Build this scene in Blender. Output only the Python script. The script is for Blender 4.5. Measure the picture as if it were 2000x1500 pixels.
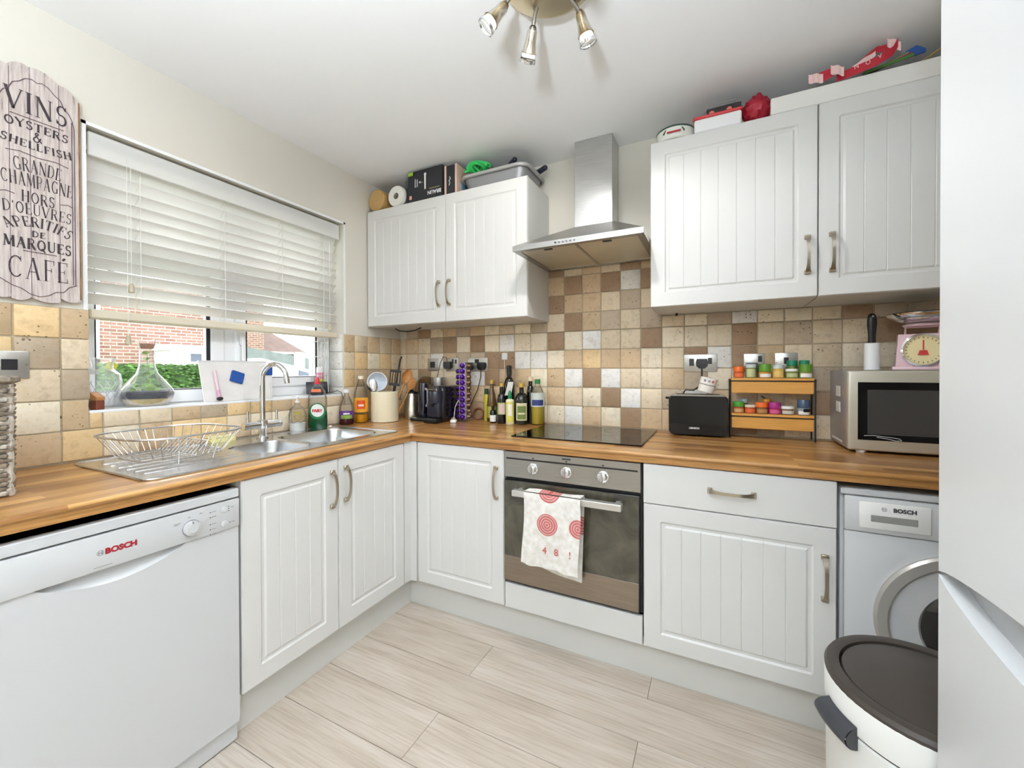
import bpy, bmesh, math, random
from mathutils import Vector, Matrix
R = math.radians
SC = bpy.context.scene
COL = SC.collection
for _o in list(bpy.data.objects): bpy.data.objects.remove(_o)

# ------------------------------------------------------------------ camera
cam = bpy.data.objects.new('camera', bpy.data.cameras.new('camera'))
COL.objects.link(cam)
cam.data.sensor_fit = 'HORIZONTAL'; cam.data.sensor_width = 36.0
cam.data.lens = 803.73 / 2000 * 36.0
cam.data.shift_y = -21.12 / 2000
cam.data.clip_start = 0.02; cam.data.clip_end = 200
_rt = Vector((0.89447701, 0.44710207, -0.00325981)); _up = Vector((-0.00052079, 0.00833262, 0.99996515)); _fw = Vector((-0.44711365, 0.89444414, -0.00768618))
cam.matrix_world = Matrix(((_rt.x, _up.x, -_fw.x, 2.0136), (_rt.y, _up.y, -_fw.y, -2.2587), (_rt.z, _up.z, -_fw.z, 1.2024), (0, 0, 0, 1)))
SC.camera = cam

# ------------------------------------------------------------------ sky, exposure
wd = bpy.data.worlds.new('overcast_sky'); SC.world = wd; wd.use_nodes = True
_bg = wd.node_tree.nodes['Background']
_bg.inputs[0].default_value = (0.93, 0.965, 1.0, 1); _bg.inputs[1].default_value = 3.9
vs = SC.view_settings
vs.view_transform = 'Standard'; vs.look = 'None'; vs.exposure = 0.37; vs.gamma = 1.0; vs.use_curve_mapping = False
SC.cycles.use_denoising = True
SC.cycles.use_adaptive_sampling = True; SC.cycles.adaptive_threshold = .18
SC.cycles.max_bounces = 8; SC.cycles.diffuse_bounces = 4; SC.cycles.glossy_bounces = 4; SC.cycles.transmission_bounces = 8; SC.cycles.transparent_max_bounces = 16
SC.cycles.sample_clamp_indirect = 6.0
UP_W = 225.0       # added unseen fill uplighter behind the camera, watts
LAMP_W = 12.0      # each bulb of the ceiling spotlight, watts
FILL_L = 1.5      # radiance of the added unseen fill lantern behind the camera

# ------------------------------------------------------------------ helpers
def lin(c):
    return tuple((x/255/12.92 if x/255 <= .04045 else ((x/255+.055)/1.055)**2.4) for x in c)
def link(nt, a, ao, b, bi): nt.links.new(a.outputs[ao], b.inputs[bi])
MATS = {}
def mat(name, rgb, rough=.5, metal=0.0, bump=0.0, bscale=60, var=0.0, vscale=8, trans=0.0, alpha=1.0, emit=None, aniso=None, coat=0.0, spec=.5, sss=0):
    """principled material with optional noise colour variation and fine bump; rgb in sRGB 0..255"""
    if name in MATS: return MATS[name]
    m = bpy.data.materials.new(name); m.use_nodes = True; nt = m.node_tree; P = nt.nodes['Principled BSDF']
    c = lin(rgb); P.inputs['Base Color'].default_value = (*c, 1)
    P.inputs['Roughness'].default_value = rough; P.inputs['Metallic'].default_value = metal
    P.inputs['Specular IOR Level'].default_value = spec
    if trans: P.inputs['Transmission Weight'].default_value = trans
    if alpha < 1: P.inputs['Alpha'].default_value = alpha
    if coat: P.inputs['Coat Weight'].default_value = coat; P.inputs['Coat Roughness'].default_value = .08
    if emit: P.inputs['Emission Color'].default_value = (*lin(emit[0]), 1); P.inputs['Emission Strength'].default_value = emit[1]
    if bump or var or aniso:
        tc = nt.nodes.new('ShaderNodeTexCoord'); mp = nt.nodes.new('ShaderNodeMapping'); link(nt, tc, 'Object', mp, 0)
        if aniso: mp.inputs['Scale'].default_value = aniso
    if bump:
        n = nt.nodes.new('ShaderNodeTexNoise'); n.inputs['Scale'].default_value = bscale; n.inputs['Detail'].default_value = 4
        b = nt.nodes.new('ShaderNodeBump'); b.inputs['Strength'].default_value = bump; b.inputs['Distance'].default_value = .004
        link(nt, mp, 0, n, 'Vector'); link(nt, n, 0, b, 'Height'); link(nt, b, 0, P, 'Normal')
    if var:
        n = nt.nodes.new('ShaderNodeTexNoise'); n.inputs['Scale'].default_value = vscale; n.inputs['Detail'].default_value = 5
        r = nt.nodes.new('ShaderNodeValToRGB'); link(nt, mp, 0, n, 'Vector'); link(nt, n, 0, r, 0)
        r.color_ramp.elements[0].position = .3; r.color_ramp.elements[1].position = .7
        r.color_ramp.elements[0].color = (*[x*(1-var) for x in c], 1); r.color_ramp.elements[1].color = (*[min(1, x*(1+var*.5)) for x in c], 1)
        link(nt, r, 0, P, 'Base Color')
    MATS[name] = m; return m
def thin_glass(name, tint=(255, 255, 255), gloss=.55, rough=.02):
    if name in MATS: return MATS[name]
    m = bpy.data.materials.new(name); m.use_nodes = True; nt = m.node_tree; nt.nodes.remove(nt.nodes['Principled BSDF'])
    t = nt.nodes.new('ShaderNodeBsdfTransparent'); t.inputs[0].default_value = (*lin(tint), 1)
    g = nt.nodes.new('ShaderNodeBsdfGlossy'); g.inputs['Roughness'].default_value = rough
    lw = nt.nodes.new('ShaderNodeLayerWeight'); lw.inputs[0].default_value = .25
    mu = nt.nodes.new('ShaderNodeMath'); mu.operation = 'MULTIPLY'; mu.inputs[1].default_value = gloss
    mx = nt.nodes.new('ShaderNodeMixShader'); link(nt, lw, 'Fresnel', mu, 0); link(nt, mu, 0, mx, 0); link(nt, t, 0, mx, 1); link(nt, g, 0, mx, 2)
    link(nt, mx, 0, nt.nodes['Material Output'], 0); MATS[name] = m; return m

class MB:
    def __init__(s): s.bm = bmesh.new()
    def _new(s, verts, faces):
        v = [s.bm.verts.new(p) for p in verts]
        for f in faces:
            try: s.bm.faces.new([v[i] for i in f])
            except ValueError: pass
        return s
    def box(s, x0, x1, y0, y1, z0, z1, b=0, seg=1):
        vs_ = bmesh.ops.create_cube(s.bm, size=1)['verts']
        for v in vs_: v.co = Vector(((x0+x1)/2+v.co.x*(x1-x0), (y0+y1)/2+v.co.y*(y1-y0), (z0+z1)/2+v.co.z*(z1-z0)))
        if b:
            es = list({e for v in vs_ for e in v.link_edges})
            bmesh.ops.bevel(s.bm, geom=es, offset=b, segments=seg, affect='EDGES', profile=.5, clamp_overlap=True)
        return s
    def lathe(s, prof, seg=24, c=(0, 0, 0), axis='z', sx=1.0, sy=1.0, a0=0.0, a1=360.0, cap=True):
        full = abs(a1-a0) >= 359.9; n = seg if full else seg+1; V = []; F = []
        for r, h in prof:
            for k in range(n):
                a = R(a0+(a1-a0)*k/seg); x, y = math.cos(a)*r*sx, math.sin(a)*r*sy
                p = (x, y, h) if axis == 'z' else ((h, x, y) if axis == 'x' else (x, h, y))
                V.append((p[0]+c[0], p[1]+c[1], p[2]+c[2]))
        m = len(prof)
        for i in range(m-1):
            for k in range(n if full else n-1):
                k2 = (k+1) % n; F.append((i*n+k, i*n+k2, (i+1)*n+k2, (i+1)*n+k))
        if cap and full:
            if prof[0][0] > 1e-6: F.append(tuple(range(n))[::-1])
            if prof[-1][0] > 1e-6: F.append(tuple((m-1)*n+k for k in range(n)))
        return s._new(V, F)
    def cyl(s, c, r, h, seg=20, axis='z', b=0):
        if b: pr = [(r-b, 0), (r, b), (r, h-b), (r-b, h)]
        else: pr = [(r, 0), (r, h)]
        return s.lathe(pr, seg, c, axis)
    def tube(s, pts, r, seg=8, closed=False):
        P = [Vector(p) for p in pts]; n = len(P); V = []; F = []; up = None
        rr = r if isinstance(r, (list, tuple)) else [r]*n
        for i in range(n):
            if closed: t = (P[(i+1) % n]-P[i-1])
            else: t = P[min(i+1, n-1)]-P[max(i-1, 0)]
            t.normalize()
            if up is None:
                up = Vector((0, 0, 1)) if abs(t.z) < .9 else Vector((1, 0, 0))
            up = (up-t*up.dot(t)); up = up.normalized() if up.length > 1e-6 else t.orthogonal().normalized()
            sd = t.cross(up)
            for k in range(seg):
                a = 2*math.pi*k/seg; V.append(P[i]+up*math.cos(a)*rr[i]+sd*math.sin(a)*rr[i])
        for i in range(n if closed else n-1):
            j = (i+1) % n
            for k in range(seg): k2 = (k+1) % seg; F.append((i*seg+k, i*seg+k2, j*seg+k2, j*seg+k))
        if not closed: F.append(tuple(range(seg))[::-1]); F.append(tuple((n-1)*seg+k for k in range(seg)))
        return s._new(V, F)
    def prism(s, poly, t0, t1, plane='xz'):
        """polygon extruded: plane xz -> along y ; xy -> along z ; yz -> along x"""
        def mk(a, b, t): return {'xz': (a, t, b), 'xy': (a, b, t), 'yz': (t, a, b)}[plane]
        n = len(poly); V = [mk(a, b, t0) for a, b in poly]+[mk(a, b, t1) for a, b in poly]
        F = [tuple(range(n)), tuple(range(2*n-1, n-1, -1))]+[(i, (i+1) % n, n+(i+1) % n, n+i) for i in range(n)]
        return s._new(V, F)
    def sph(s, c, r, sc=(1, 1, 1), u=16, v=10):
        k = bmesh.ops.create_uvsphere(s.bm, u_segments=u, v_segments=v, radius=r)['verts']
        for q in k: q.co = Vector((q.co.x*sc[0]+c[0], q.co.y*sc[1]+c[1], q.co.z*sc[2]+c[2]))
        return s
    def grid(s, nu, nv, f):
        V = [f(i/nu, j/nv) for j in range(nv+1) for i in range(nu+1)]; w = nu+1
        return s._new(V, [(j*w+i, j*w+i+1, (j+1)*w+i+1, (j+1)*w+i) for j in range(nv) for i in range(nu)])
    def xf(s, M):
        bmesh.ops.transform(s.bm, matrix=M, verts=s.bm.verts[:]); return s
    def move(s, x, y, z): return s.xf(Matrix.Translation((x, y, z)))
    def mesh(s, name, smooth=35, fix=True):
        if fix: bmesh.ops.recalc_face_normals(s.bm, faces=s.bm.faces[:])
        me = bpy.data.meshes.new(name); s.bm.to_mesh(me); s.bm.free()
        if smooth:
            me.polygons.foreach_set('use_smooth', [True]*len(me.polygons)); me.set_sharp_from_angle(angle=R(smooth))
        return me
def setp(o, label=None, cat=None, group=None, kind=None):
    if label: o['label'] = label
    if cat: o['category'] = cat
    if group: o['group'] = group
    if kind: o['kind'] = kind
    return o
def thing(name, label, cat, loc=(0, 0, 0), rz=0.0, group=None):
    o = bpy.data.objects.new(name, None); COL.objects.link(o); o.location = loc; o.rotation_euler = (0, 0, R(rz)); o.empty_display_size = .05
    return setp(o, label, cat, group)
def part(parent, name, mb, m, label=None, smooth=35, loc=(0, 0, 0), rot=None, fix=True):
    me = mb.mesh(name, smooth, fix) if isinstance(mb, MB) else mb
    if m is not None and not me.materials: me.materials.append(m)
    o = bpy.data.objects.new(name, me); COL.objects.link(o); o.parent = parent; o.location = loc
    if rot: o.rotation_euler = rot
    if label: o['label'] = label
    return o
def solo(name, mb, m, label, cat, loc=(0, 0, 0), rz=0.0, group=None, smooth=35, rot=None):
    o = part(None, name, mb, m, None, smooth, loc, rot or (0, 0, R(rz))); return setp(o, label, cat, group)
def struct(name, mb, m, parent=None, smooth=0):
    o = part(parent, name, mb, m, None, smooth)
    if parent is None: o['kind'] = 'structure'
    return o
def stroke_txt(body, size, thick=0.0):
    cu = bpy.data.curves.new('t', 'FONT'); cu.body = body; cu.size = size; cu.align_x = 'CENTER'; cu.align_y = 'CENTER'; cu.extrude = .0004; cu.offset = thick; cu.resolution_u = 3
    o = bpy.data.objects.new('t', cu); COL.objects.link(o); bpy.context.view_layer.update()
    me = bpy.data.meshes.new_from_object(o.evaluated_get(bpy.context.evaluated_depsgraph_get()))
    bpy.data.objects.remove(o); bpy.data.curves.remove(cu); return me
def txt(parent, name, body, size, m, loc, rot=(R(90), 0, 0), thick=0.0, label=None):
    """lettering lying on a front that faces local -y"""
    me = stroke_txt(body, size, thick); me.name = name; me.materials.clear(); me.materials.append(m)
    return part(parent, name, me, m, label, loc=loc, rot=rot)
def arc(cx, cy, r, a0, a1, n=8, sy=None):
    sy = r if sy is None else sy
    return [(cx+r*math.cos(R(a0+(a1-a0)*k/n)), cy+sy*math.sin(R(a0+(a1-a0)*k/n))) for k in range(n+1)]
def rrect(x0, x1, y0, y1, r, n=5):
    return arc(x1-r, y0+r, r, -90, 0, n)+arc(x1-r, y1-r, r, 0, 90, n)+arc(x0+r, y1-r, r, 90, 180, n)+arc(x0+r, y0+r, r, 180, 270, n)
def copy_of(src, loc, rz=None, label=None, group=None, col=None):
    """a copy of a thing with copies of its parts and sub-parts (mesh data shared)"""
    r = src.copy(); COL.objects.link(r); r.location = loc
    if rz is not None: r.rotation_euler = (0, 0, R(rz))
    if label: r['label'] = label
    if group: r['group'] = group
    for ch in list(src.children):
        c = ch.copy(); COL.objects.link(c); c.parent = r
        for g in list(ch.children):
            d = g.copy(); COL.objects.link(d); d.parent = c
    return r

# ------------------------------------------------------------------ materials
def node_mat(name):
    m = bpy.data.materials.new(name); m.use_nodes = True; MATS[name] = m
    nt = m.node_tree; return m, nt, nt.nodes['Principled BSDF']
def N(nt, t, **kw):
    n = nt.nodes.new('ShaderNode'+t)
    for k, v in kw.items():
        if k.startswith('i_'): n.inputs[k[2:].replace('_', ' ')].default_value = v
        else: setattr(n, k, v)
    return n
def ramp(nt, stops):
    r = nt.nodes.new('ShaderNodeValToRGB'); e = r.color_ramp.elements
    while len(e) < len(stops): e.new(.5)
    for k, (p, c) in enumerate(stops): e[k].position = p; e[k].color = (*lin(c), 1) if len(c) == 3 else c
    return r
def mixc(nt, a, b, fac, mode='MULTIPLY'):
    m = nt.nodes.new('ShaderNodeMix'); m.data_type = 'RGBA'; m.blend_type = mode
    for key, v in ((6, a), (7, b), (0, fac)):
        if isinstance(v, tuple) and isinstance(v[0], bpy.types.Node): link(nt, v[0], v[1], m, key)
        elif key == 0: m.inputs[0].default_value = v
        else: m.inputs[key].default_value = v
    return m
def make_tile_mat():
    m, nt, P = node_mat('travertine')
    oi = N(nt, 'ObjectInfo'); tc = N(nt, 'TexCoord'); ad = N(nt, 'VectorMath', operation='ADD'); sc = N(nt, 'VectorMath', operation='SCALE'); sc.inputs[3].default_value = 1
    cb = N(nt, 'CombineXYZ'); mu = N(nt, 'Math', operation='MULTIPLY'); mu.inputs[1].default_value = 37.0
    link(nt, oi, 'Random', mu, 0); link(nt, mu, 0, cb, 0); link(nt, mu, 0, cb, 1); link(nt, tc, 'Object', ad, 0); link(nt, cb, 0, ad, 1)
    n1 = N(nt, 'TexNoise', i_Scale=26.0, i_Detail=6.0, i_Roughness=.65); link(nt, ad, 0, n1, 'Vector')
    r1 = ramp(nt, [(.30, (212, 203, 188)), (.5, (255, 255, 255)), (.72, (236, 226, 205))]); link(nt, n1, 0, r1, 0)
    a = mixc(nt, (oi, 'Color'), (r1, 0), .62)
    v = N(nt, 'TexVoronoi', i_Scale=62.0); n3 = N(nt, 'TexNoise', i_Scale=14.0, i_Detail=3.0); link(nt, ad, 0, v, 'Vector'); link(nt, ad, 0, n3, 'Vector')
    s2 = N(nt, 'Math', operation='ADD'); link(nt, v, 'Distance', s2, 0)
    s3 = N(nt, 'Math', operation='MULTIPLY'); s3.inputs[1].default_value = .9; link(nt, n3, 0, s3, 0); link(nt, s3, 0, s2, 1)
    r2 = ramp(nt, [(.47, (120, 98, 76)), (.54, (255, 255, 255))]); link(nt, s2, 0, r2, 0)
    b = mixc(nt, (a, 2), (r2, 0), .75); link(nt, b, 2, P, 'Base Color')
    P.inputs['Roughness'].default_value = .52
    bp = N(nt, 'Bump', i_Strength=.5, i_Distance=.003); h = mixc(nt, (r1, 0), (r2, 0), 1.0); link(nt, h, 2, bp, 'Height'); link(nt, bp, 0, P, 'Normal')
    return m
def make_wood_strip(name, along_y):
    m, nt, P = node_mat(name)
    tc = N(nt, 'TexCoord'); mp = N(nt, 'Mapping'); link(nt, tc, 'Object', mp, 0)
    if along_y: mp.inputs['Rotation'].default_value = (0, 0, R(90))
    sp = N(nt, 'SeparateXYZ'); link(nt, mp, 0, sp, 0); cb = N(nt, 'CombineXYZ'); link(nt, sp, 0, cb, 0)
    # the front edge carries the same staves: fold the height into the row coordinate
    ad = N(nt, 'Math', operation='ADD'); link(nt, sp, 1, ad, 0); link(nt, sp, 2, ad, 1); link(nt, ad, 0, cb, 1)
    br = N(nt, 'TexBrick', i_Scale=1.0, i_Brick_Width=.62, i_Row_Height=.041, i_Mortar_Size=.0, i_Bias=0.0, offset=.37, offset_frequency=2)
    br.inputs['Color1'].default_value = (*lin((224, 174, 106)), 1); br.inputs['Color2'].default_value = (*lin((152, 98, 46)), 1)
    link(nt, cb, 0, br, 'Vector')
    m2 = N(nt, 'Mapping'); link(nt, cb, 0, m2, 0); m2.inputs['Scale'].default_value = (3, 70, 1)
    n = N(nt, 'TexNoise', i_Scale=2.2, i_Detail=6.0, i_Roughness=.6); link(nt, m2, 0, n, 'Vector')
    r = ramp(nt, [(.32, (190, 172, 150)), (.55, (255, 255, 255)), (.75, (255, 240, 215))]); link(nt, n, 0, r, 0)
    a = mixc(nt, (br, 'Color'), (r, 0), .85); link(nt, a, 2, P, 'Base Color')
    P.inputs['Roughness'].default_value = .3; P.inputs['Coat Weight'].default_value = .3; P.inputs['Coat Roughness'].default_value = .15
    return m
def make_floor_mat():
    m, nt, P = node_mat('pale_oak')
    oi = N(nt, 'ObjectInfo'); tc = N(nt, 'TexCoord'); mu = N(nt, 'Math', operation='MULTIPLY'); mu.inputs[1].default_value = 23.0; link(nt, oi, 'Random', mu, 0)
    cb = N(nt, 'CombineXYZ'); link(nt, mu, 0, cb, 0); link(nt, mu, 0, cb, 1); ad = N(nt, 'VectorMath', operation='ADD'); link(nt, tc, 'Object', ad, 0); link(nt, cb, 0, ad, 1)
    mp = N(nt, 'Mapping'); link(nt, ad, 0, mp, 0); mp.inputs['Scale'].default_value = (1.0, 6.0, 1)
    n0 = N(nt, 'TexNoise', i_Scale=1.6, i_Detail=3.0, i_Distortion=.8); link(nt, mp, 0, n0, 'Vector')
    r0 = ramp(nt, [(.3, (188, 175, 160)), (.5, (200, 188, 174)), (.72, (210, 200, 189))]); link(nt, n0, 0, r0, 0)
    m2 = N(nt, 'Mapping'); link(nt, ad, 0, m2, 0); m2.inputs['Scale'].default_value = (2.5, 60.0, 1)
    n1 = N(nt, 'TexNoise', i_Scale=1.8, i_Detail=7.0, i_Roughness=.62); link(nt, m2, 0, n1, 'Vector')
    r1 = ramp(nt, [(.3, (216, 204, 190)), (.55, (255, 255, 255))]); link(nt, n1, 0, r1, 0)
    a = mixc(nt, (r0, 0), (r1, 0), .7); link(nt, a, 2, P, 'Base Color'); P.inputs['Roughness'].default_value = .42
    bp = N(nt, 'Bump', i_Strength=.12, i_Distance=.002); link(nt, n1, 0, bp, 'Height'); link(nt, bp, 0, P, 'Normal')
    return m
def make_brushed(name, rgb, rough, sc, amp=.12):
    m, nt, P = node_mat(name); tc = N(nt, 'TexCoord'); mp = N(nt, 'Mapping'); mp.inputs['Scale'].default_value = sc; link(nt, tc, 'Object', mp, 0)
    n = N(nt, 'TexNoise', i_Scale=3.0, i_Detail=5.0); link(nt, mp, 0, n, 'Vector'); c = lin(rgb)
    r = ramp(nt, [(.3, (*[x*(1-amp) for x in c], 1)), (.7, (*[min(1, x*(1+amp)) for x in c], 1))]); link(nt, n, 0, r, 0); link(nt, r, 0, P, 'Base Color')
    P.inputs['Metallic'].default_value = 1; P.inputs['Roughness'].default_value = rough
    bp = N(nt, 'Bump', i_Strength=.06, i_Distance=.001); link(nt, n, 0, bp, 'Height'); link(nt, bp, 0, P, 'Normal'); return m
TILE = make_tile_mat(); WT_X = make_wood_strip('beech_staves_across', False); WT_Y = make_wood_strip('beech_staves_along', True); OAK = make_floor_mat()
STEEL = make_brushed('brushed_steel', (196, 196, 194), .30, (4, 4, 160)); STEEL_H = make_brushed('brushed_steel_level', (172, 170, 166), .32, (3, 160, 160)); SINK = make_brushed('sink_steel', (205, 207, 210), .24, (60, 60, 60), .05)
CHROME = mat('chrome', (225, 226, 228), .07, 1); NICKEL = mat('satin_nickel', (188, 178, 160), .28, 1); BRASS = mat('satin_brass_nickel', (226, 212, 184), .26, 1); SPOTN = mat('spot_nickel', (216, 208, 194), .2, 1)
PAINT = mat('cream_wall_paint', (224, 219, 207), .8, bump=.05, bscale=140); CEIL = mat('white_ceiling_paint', (247, 247, 247), .85)
WHITE = mat('white_vinyl_front', (221, 220, 217), .36); WHITE_AP = mat('white_enamel', (208, 209, 210), .28); CARC = mat('white_carcass', (213, 212, 207), .45)
PLAS = mat('white_plastic', (240, 240, 240), .35); UPVC = mat('white_upvc', (244, 245, 247), .25)
BLACK = mat('black_plastic', (24, 24, 26), .35); BLACK_G = mat('black_gloss', (9, 9, 10), .08, spec=.35); DKGREY = mat('dark_grey_plastic', (66, 66, 70), .42); GREY = mat('grey_print', (150, 150, 152), .5)
GROUT = mat('grout', (190, 176, 150), .9, bump=.2, bscale=300); RED = mat('red_print', (170, 20, 40), .45); INK = mat('dark_ink', (62, 52, 58), .7)
GLASS = thin_glass('clear_glass'); PANE = thin_glass('window_glass', gloss=.5)
# ------------------------------------------------------------------ the room
H = 2.407; XR = 3.16; YB = -4.7
# floor and its planks
floor = struct('floor', MB().box(-.3, XR+.2, YB-.2, .3, -.10, -.006), mat('underlay', (120, 105, 90), .9))
PL, PW = 1.29, .1935
def plank_mesh(x0, x1):
    return MB().box(-(x1-x0)/2+.0006, (x1-x0)/2-.0006, -PW/2+.0011, PW/2-.0011, -.006, 0, .0010).mesh('plank', 0)
_pl = {}
row = 0
y = -.509
while y > YB:
    off = 1.784 if row % 2 == 0 else 1.138
    xs = [off+PL*k for k in range(-3, 3)]
    for a, b in zip(xs[:-1], xs[1:]):
        a2, b2 = max(a, .0), min(b, XR)
        if b2-a2 < .02: continue
        key = round(b2-a2, 3)
        if key not in _pl: _pl[key] = plank_mesh(a2, b2); _pl[key].materials.append(OAK)
        o = bpy.data.objects.new('plank', _pl[key]); COL.objects.link(o); o.parent = floor; o.location = ((a2+b2)/2, y-PW/2, 0)
    y -= PW; row += 1
struct('ceiling', MB().box(-.3, XR+.2, YB-.2, .3, H, H+.1), CEIL)
# left wall with the window opening  (y -1.62..-.493, z 1.062..2.082)
WY0, WY1, WZ0, WZ1 = -1.62, -.493, 1.062, 2.082
wl = MB()
wl.box(-.3, 0, YB-.2, WY0, -.1, H+.05).box(-.3, 0, WY1, .3, -.1, H+.05).box(-.3, 0, WY0, WY1, -.1, WZ0-.012).box(-.3, 0, WY0, WY1, WZ1, H+.05)
wall_left = struct('wall_left', wl, PAINT)
wall_back = struct('wall_back', MB().box(0, XR+.2, 0, .3, -.1, H+.05), PAINT)
struct('wall_right', MB().box(XR, XR+.2, -3.75, .0, -.1, H+.05).box(XR, XR+.2, YB-.2, -4.45, -.1, H+.05).box(XR, XR+.2, -4.45, -3.75, 2.15, H+.05), PAINT)
struct('wall_rear', MB().box(0, XR, YB-.2, YB, -.1, H+.05), PAINT)
# unseen glazed door added to the right wall to let in extra daylight
d1 = thing('added_door_1', None, None, (XR+.1, -3.75+.35, 0), -90); d1['kind'] = 'structure'
fr = MB()
for x in (.35, .99): fr.box(x, x+.06, -.03, .03, 0, 2.15, .004)
fr.box(.35, 1.05, -.03, .03, 2.09, 2.15, .004).box(.35, 1.05, -.03, .03, 0, .05, .004)
part(d1, 'door_frame', fr, UPVC, smooth=0)
for x0, x1 in ((.41, .99),): part(d1, 'pane', MB().box(x0, x1, -.004, .004, .05, 2.09), PANE, smooth=0)

# tiles --------------------------------------------------------------------
random.seed(7)
TC = {'W': (238, 236, 232), 'C': (238, 225, 201), 'B': (224, 206, 178), 'T': (208, 182, 147), 'G': (228, 198, 150), 'N': (162, 133, 104), 'K': (190, 172, 149)}
def tile_mesh(w, h, k):
    rnd = random.Random(k); m = MB(); g = .0022
    m.box(-w/2+g, w/2-g, -.007, 0, -h/2+g, h/2-g, .0026, 2)
    for v in m.bm.verts:
        if v.co.y < -.003: v.co += Vector((rnd.uniform(-1, 1)*.0012, rnd.uniform(-1, 1)*.0004, rnd.uniform(-1, 1)*.0012))
    me = m.mesh('tile', 40); me.materials.append(TILE); return me
_tm = {}
def tile(parent, u, v, w, h, code, rz=0, at=(0, 0)):
    k = (round(w, 3), round(h, 3), random.randrange(4))
    if k not in _tm: _tm[k] = tile_mesh(w, h, hash(k) % 9999)
    o = bpy.data.objects.new('tile', _tm[k]); COL.objects.link(o); o.parent = parent; o.rotation_euler = (0, 0, R(rz))
    o.location = (u, 0, v) if rz == 0 else (0, u, v)
    j = random.uniform(1.0, 1.13); o.color = (*[min(1, c*j) for c in lin(TC[code])], 1); return o
ROWS = [.890, .9965, 1.1025, 1.209, 1.3155, 1.4215, 1.525, 1.630, 1.7355, 1.84]
HOODMAP = {7: 'TNTNWN', 6: 'NTTBKB', 5: 'BNTKBK', 4: 'NCWBBN', 3: 'CTGTTC', 2: 'TWNWBC', 1: 'TBCNWB', 0: 'CWTCNT', 8: 'NBTBNT'}
colx = [1.225+.1062*k for k in range(-12, 20)]
def rnd_code(): return random.choice('CCBBBTTTNNKKW')
g = MB().box(0, XR, -.003, 0, .886, 1.4215).box(0.09, XR, -.003, 0, 1.42, 1.482).box(1.12, 1.76, -.003, 0, 1.48, 1.785)
part(wall_back, 'grout_bed', g, GROUT, smooth=0)
for r in range(9):
    z0, z1 = ROWS[r], ROWS[r+1]
    for k, x0 in enumerate(colx):
        x1 = x0+.1062; a, b = max(x0, .004), min(x1, XR-.004)
        if b-a < .012: continue
        inhood = 1.119 < (a+b)/2 < 1.757
        zz1 = min(z1, 1.783) if inhood else min(z1, 1.480)
        if r == 5 and not inhood and b < .1: continue
        if r >= 6 and not inhood: continue
        if r == 5 and inhood: zz1 = z1
        if zz1-z0 < .01: continue
        if r == 5 and b < .12: continue
        hc = int(round((x0-1.1188)/.1062))
        code = HOODMAP[r][hc] if inhood and 0 <= hc < 6 else rnd_code()
        tile(wall_back, (a+b)/2, (z0+zz1)/2, b-a, zz1-z0, code)
# left wall: under and beside the window
LT = 'GGGBBTTCKG'
gl = MB().box(0, .003, -2.12, 0, .886, WZ0-.012).box(0, .003, -2.12, WY0-.002, WZ0-.02, 1.4215).box(0, .003, WY1+.002, 0, WZ0-.02, 1.4215)
part(wall_left, 'grout_bed', gl, GROUT, smooth=0)
ycol = [-.2035-.1062*k for k in range(-2, 19)]
for r in range(5):
    z0, z1 = ROWS[r], ROWS[r+1]
    for yk in ycol:
        a, b = yk-.1062, min(yk, -.004)
        if b-a < .015: continue
        segs = [(a, b)]
        if r == 1: segs = [(p_, q_) for p_, q_ in ((a, min(b, WY0)), (max(a, WY0), min(b, WY1)), (max(a, WY1), b)) if q_-p_ > .004]
        if r > 1:
            segs = []
            if a < WY0: segs.append((a, min(b, WY0+.004)))
            if b > WY1: segs.append((max(a, WY1-.004), b))
        for s0, s1 in segs:
            if s1-s0 < .008: continue
            zz0, zz1 = z0, z1
            if r == 1 and WY0 < (s0+s1)/2 < WY1: zz1 = WZ0-.006
            t_ = tile(wall_left, (s0+s1)/2, (zz0+zz1)/2, s1-s0, zz1-zz0, random.choice(LT), 90)
# tiled right reveal of the window (pale)
gr = MB().box(-.118, 0, WY1-.004, WY1, WZ0, 1.4215)
part(wall_left, 'grout_bed', gr, mat('pale_grout', (225, 222, 214), .8), smooth=0)
for r in range(1, 5):
    z0, z1 = max(ROWS[r], WZ0+.002), ROWS[r+1]
    o = tile(wall_left, 0, (z0+z1)/2, .112, z1-z0, 'W', 0); o.location = (-.058, WY1-.004, (z0+z1)/2); o.color = (*lin((240, 238, 232)), 1)

# window ---------------------------------------------------------------------
win = thing('window_1', None, None, (-.15, 0, 0)); win['kind'] = 'structure'
f = MB(); X0, X1 = -.035, .03
def bars(mb, y0, y1, z0, z1, w, x0, x1, b=.006):
    mb.box(x0, x1, y0, y1, z0, z0+w, b).box(x0, x1, y0, y1, z1-w, z1, b).box(x0, x1, y0, y0+w, z0, z1, b).box(x0, x1, y1-w, y1, z0, z1, b); return mb
bars(f, WY0, WY1, WZ0, WZ1, .062, X0, X1); f.box(X0, X1, -1.105, -1.045, WZ0, WZ1, .006)
part(win, 'window_frame', f, UPVC, smooth=0)
sash = bars(MB(), -1.055, -.545, WZ0+.055, 1.66, .055, X0+.006, X1+.012); part(win, 'sash', sash, UPVC, smooth=0)
f2 = MB().box(X0, X1, -1.56, -.55, 1.645, 1.70, .006); part(win, 'transom', f2, UPVC, smooth=0)
gk = MB(); bars(gk, -1.562, -1.163, WZ0+.06, 1.648, .003, X1-.004, X1+.001, 0); bars(gk, -1.003, -.597, WZ0+.105, 1.61, .003, X1+.008, X1+.013, 0); gk.box(X1-.004, X1+.003, -1.178, -1.163, WZ0+.06, 1.648).box(X1+.008, X1+.014, -.605, -.597, WZ0+.105, 1.61)
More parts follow.
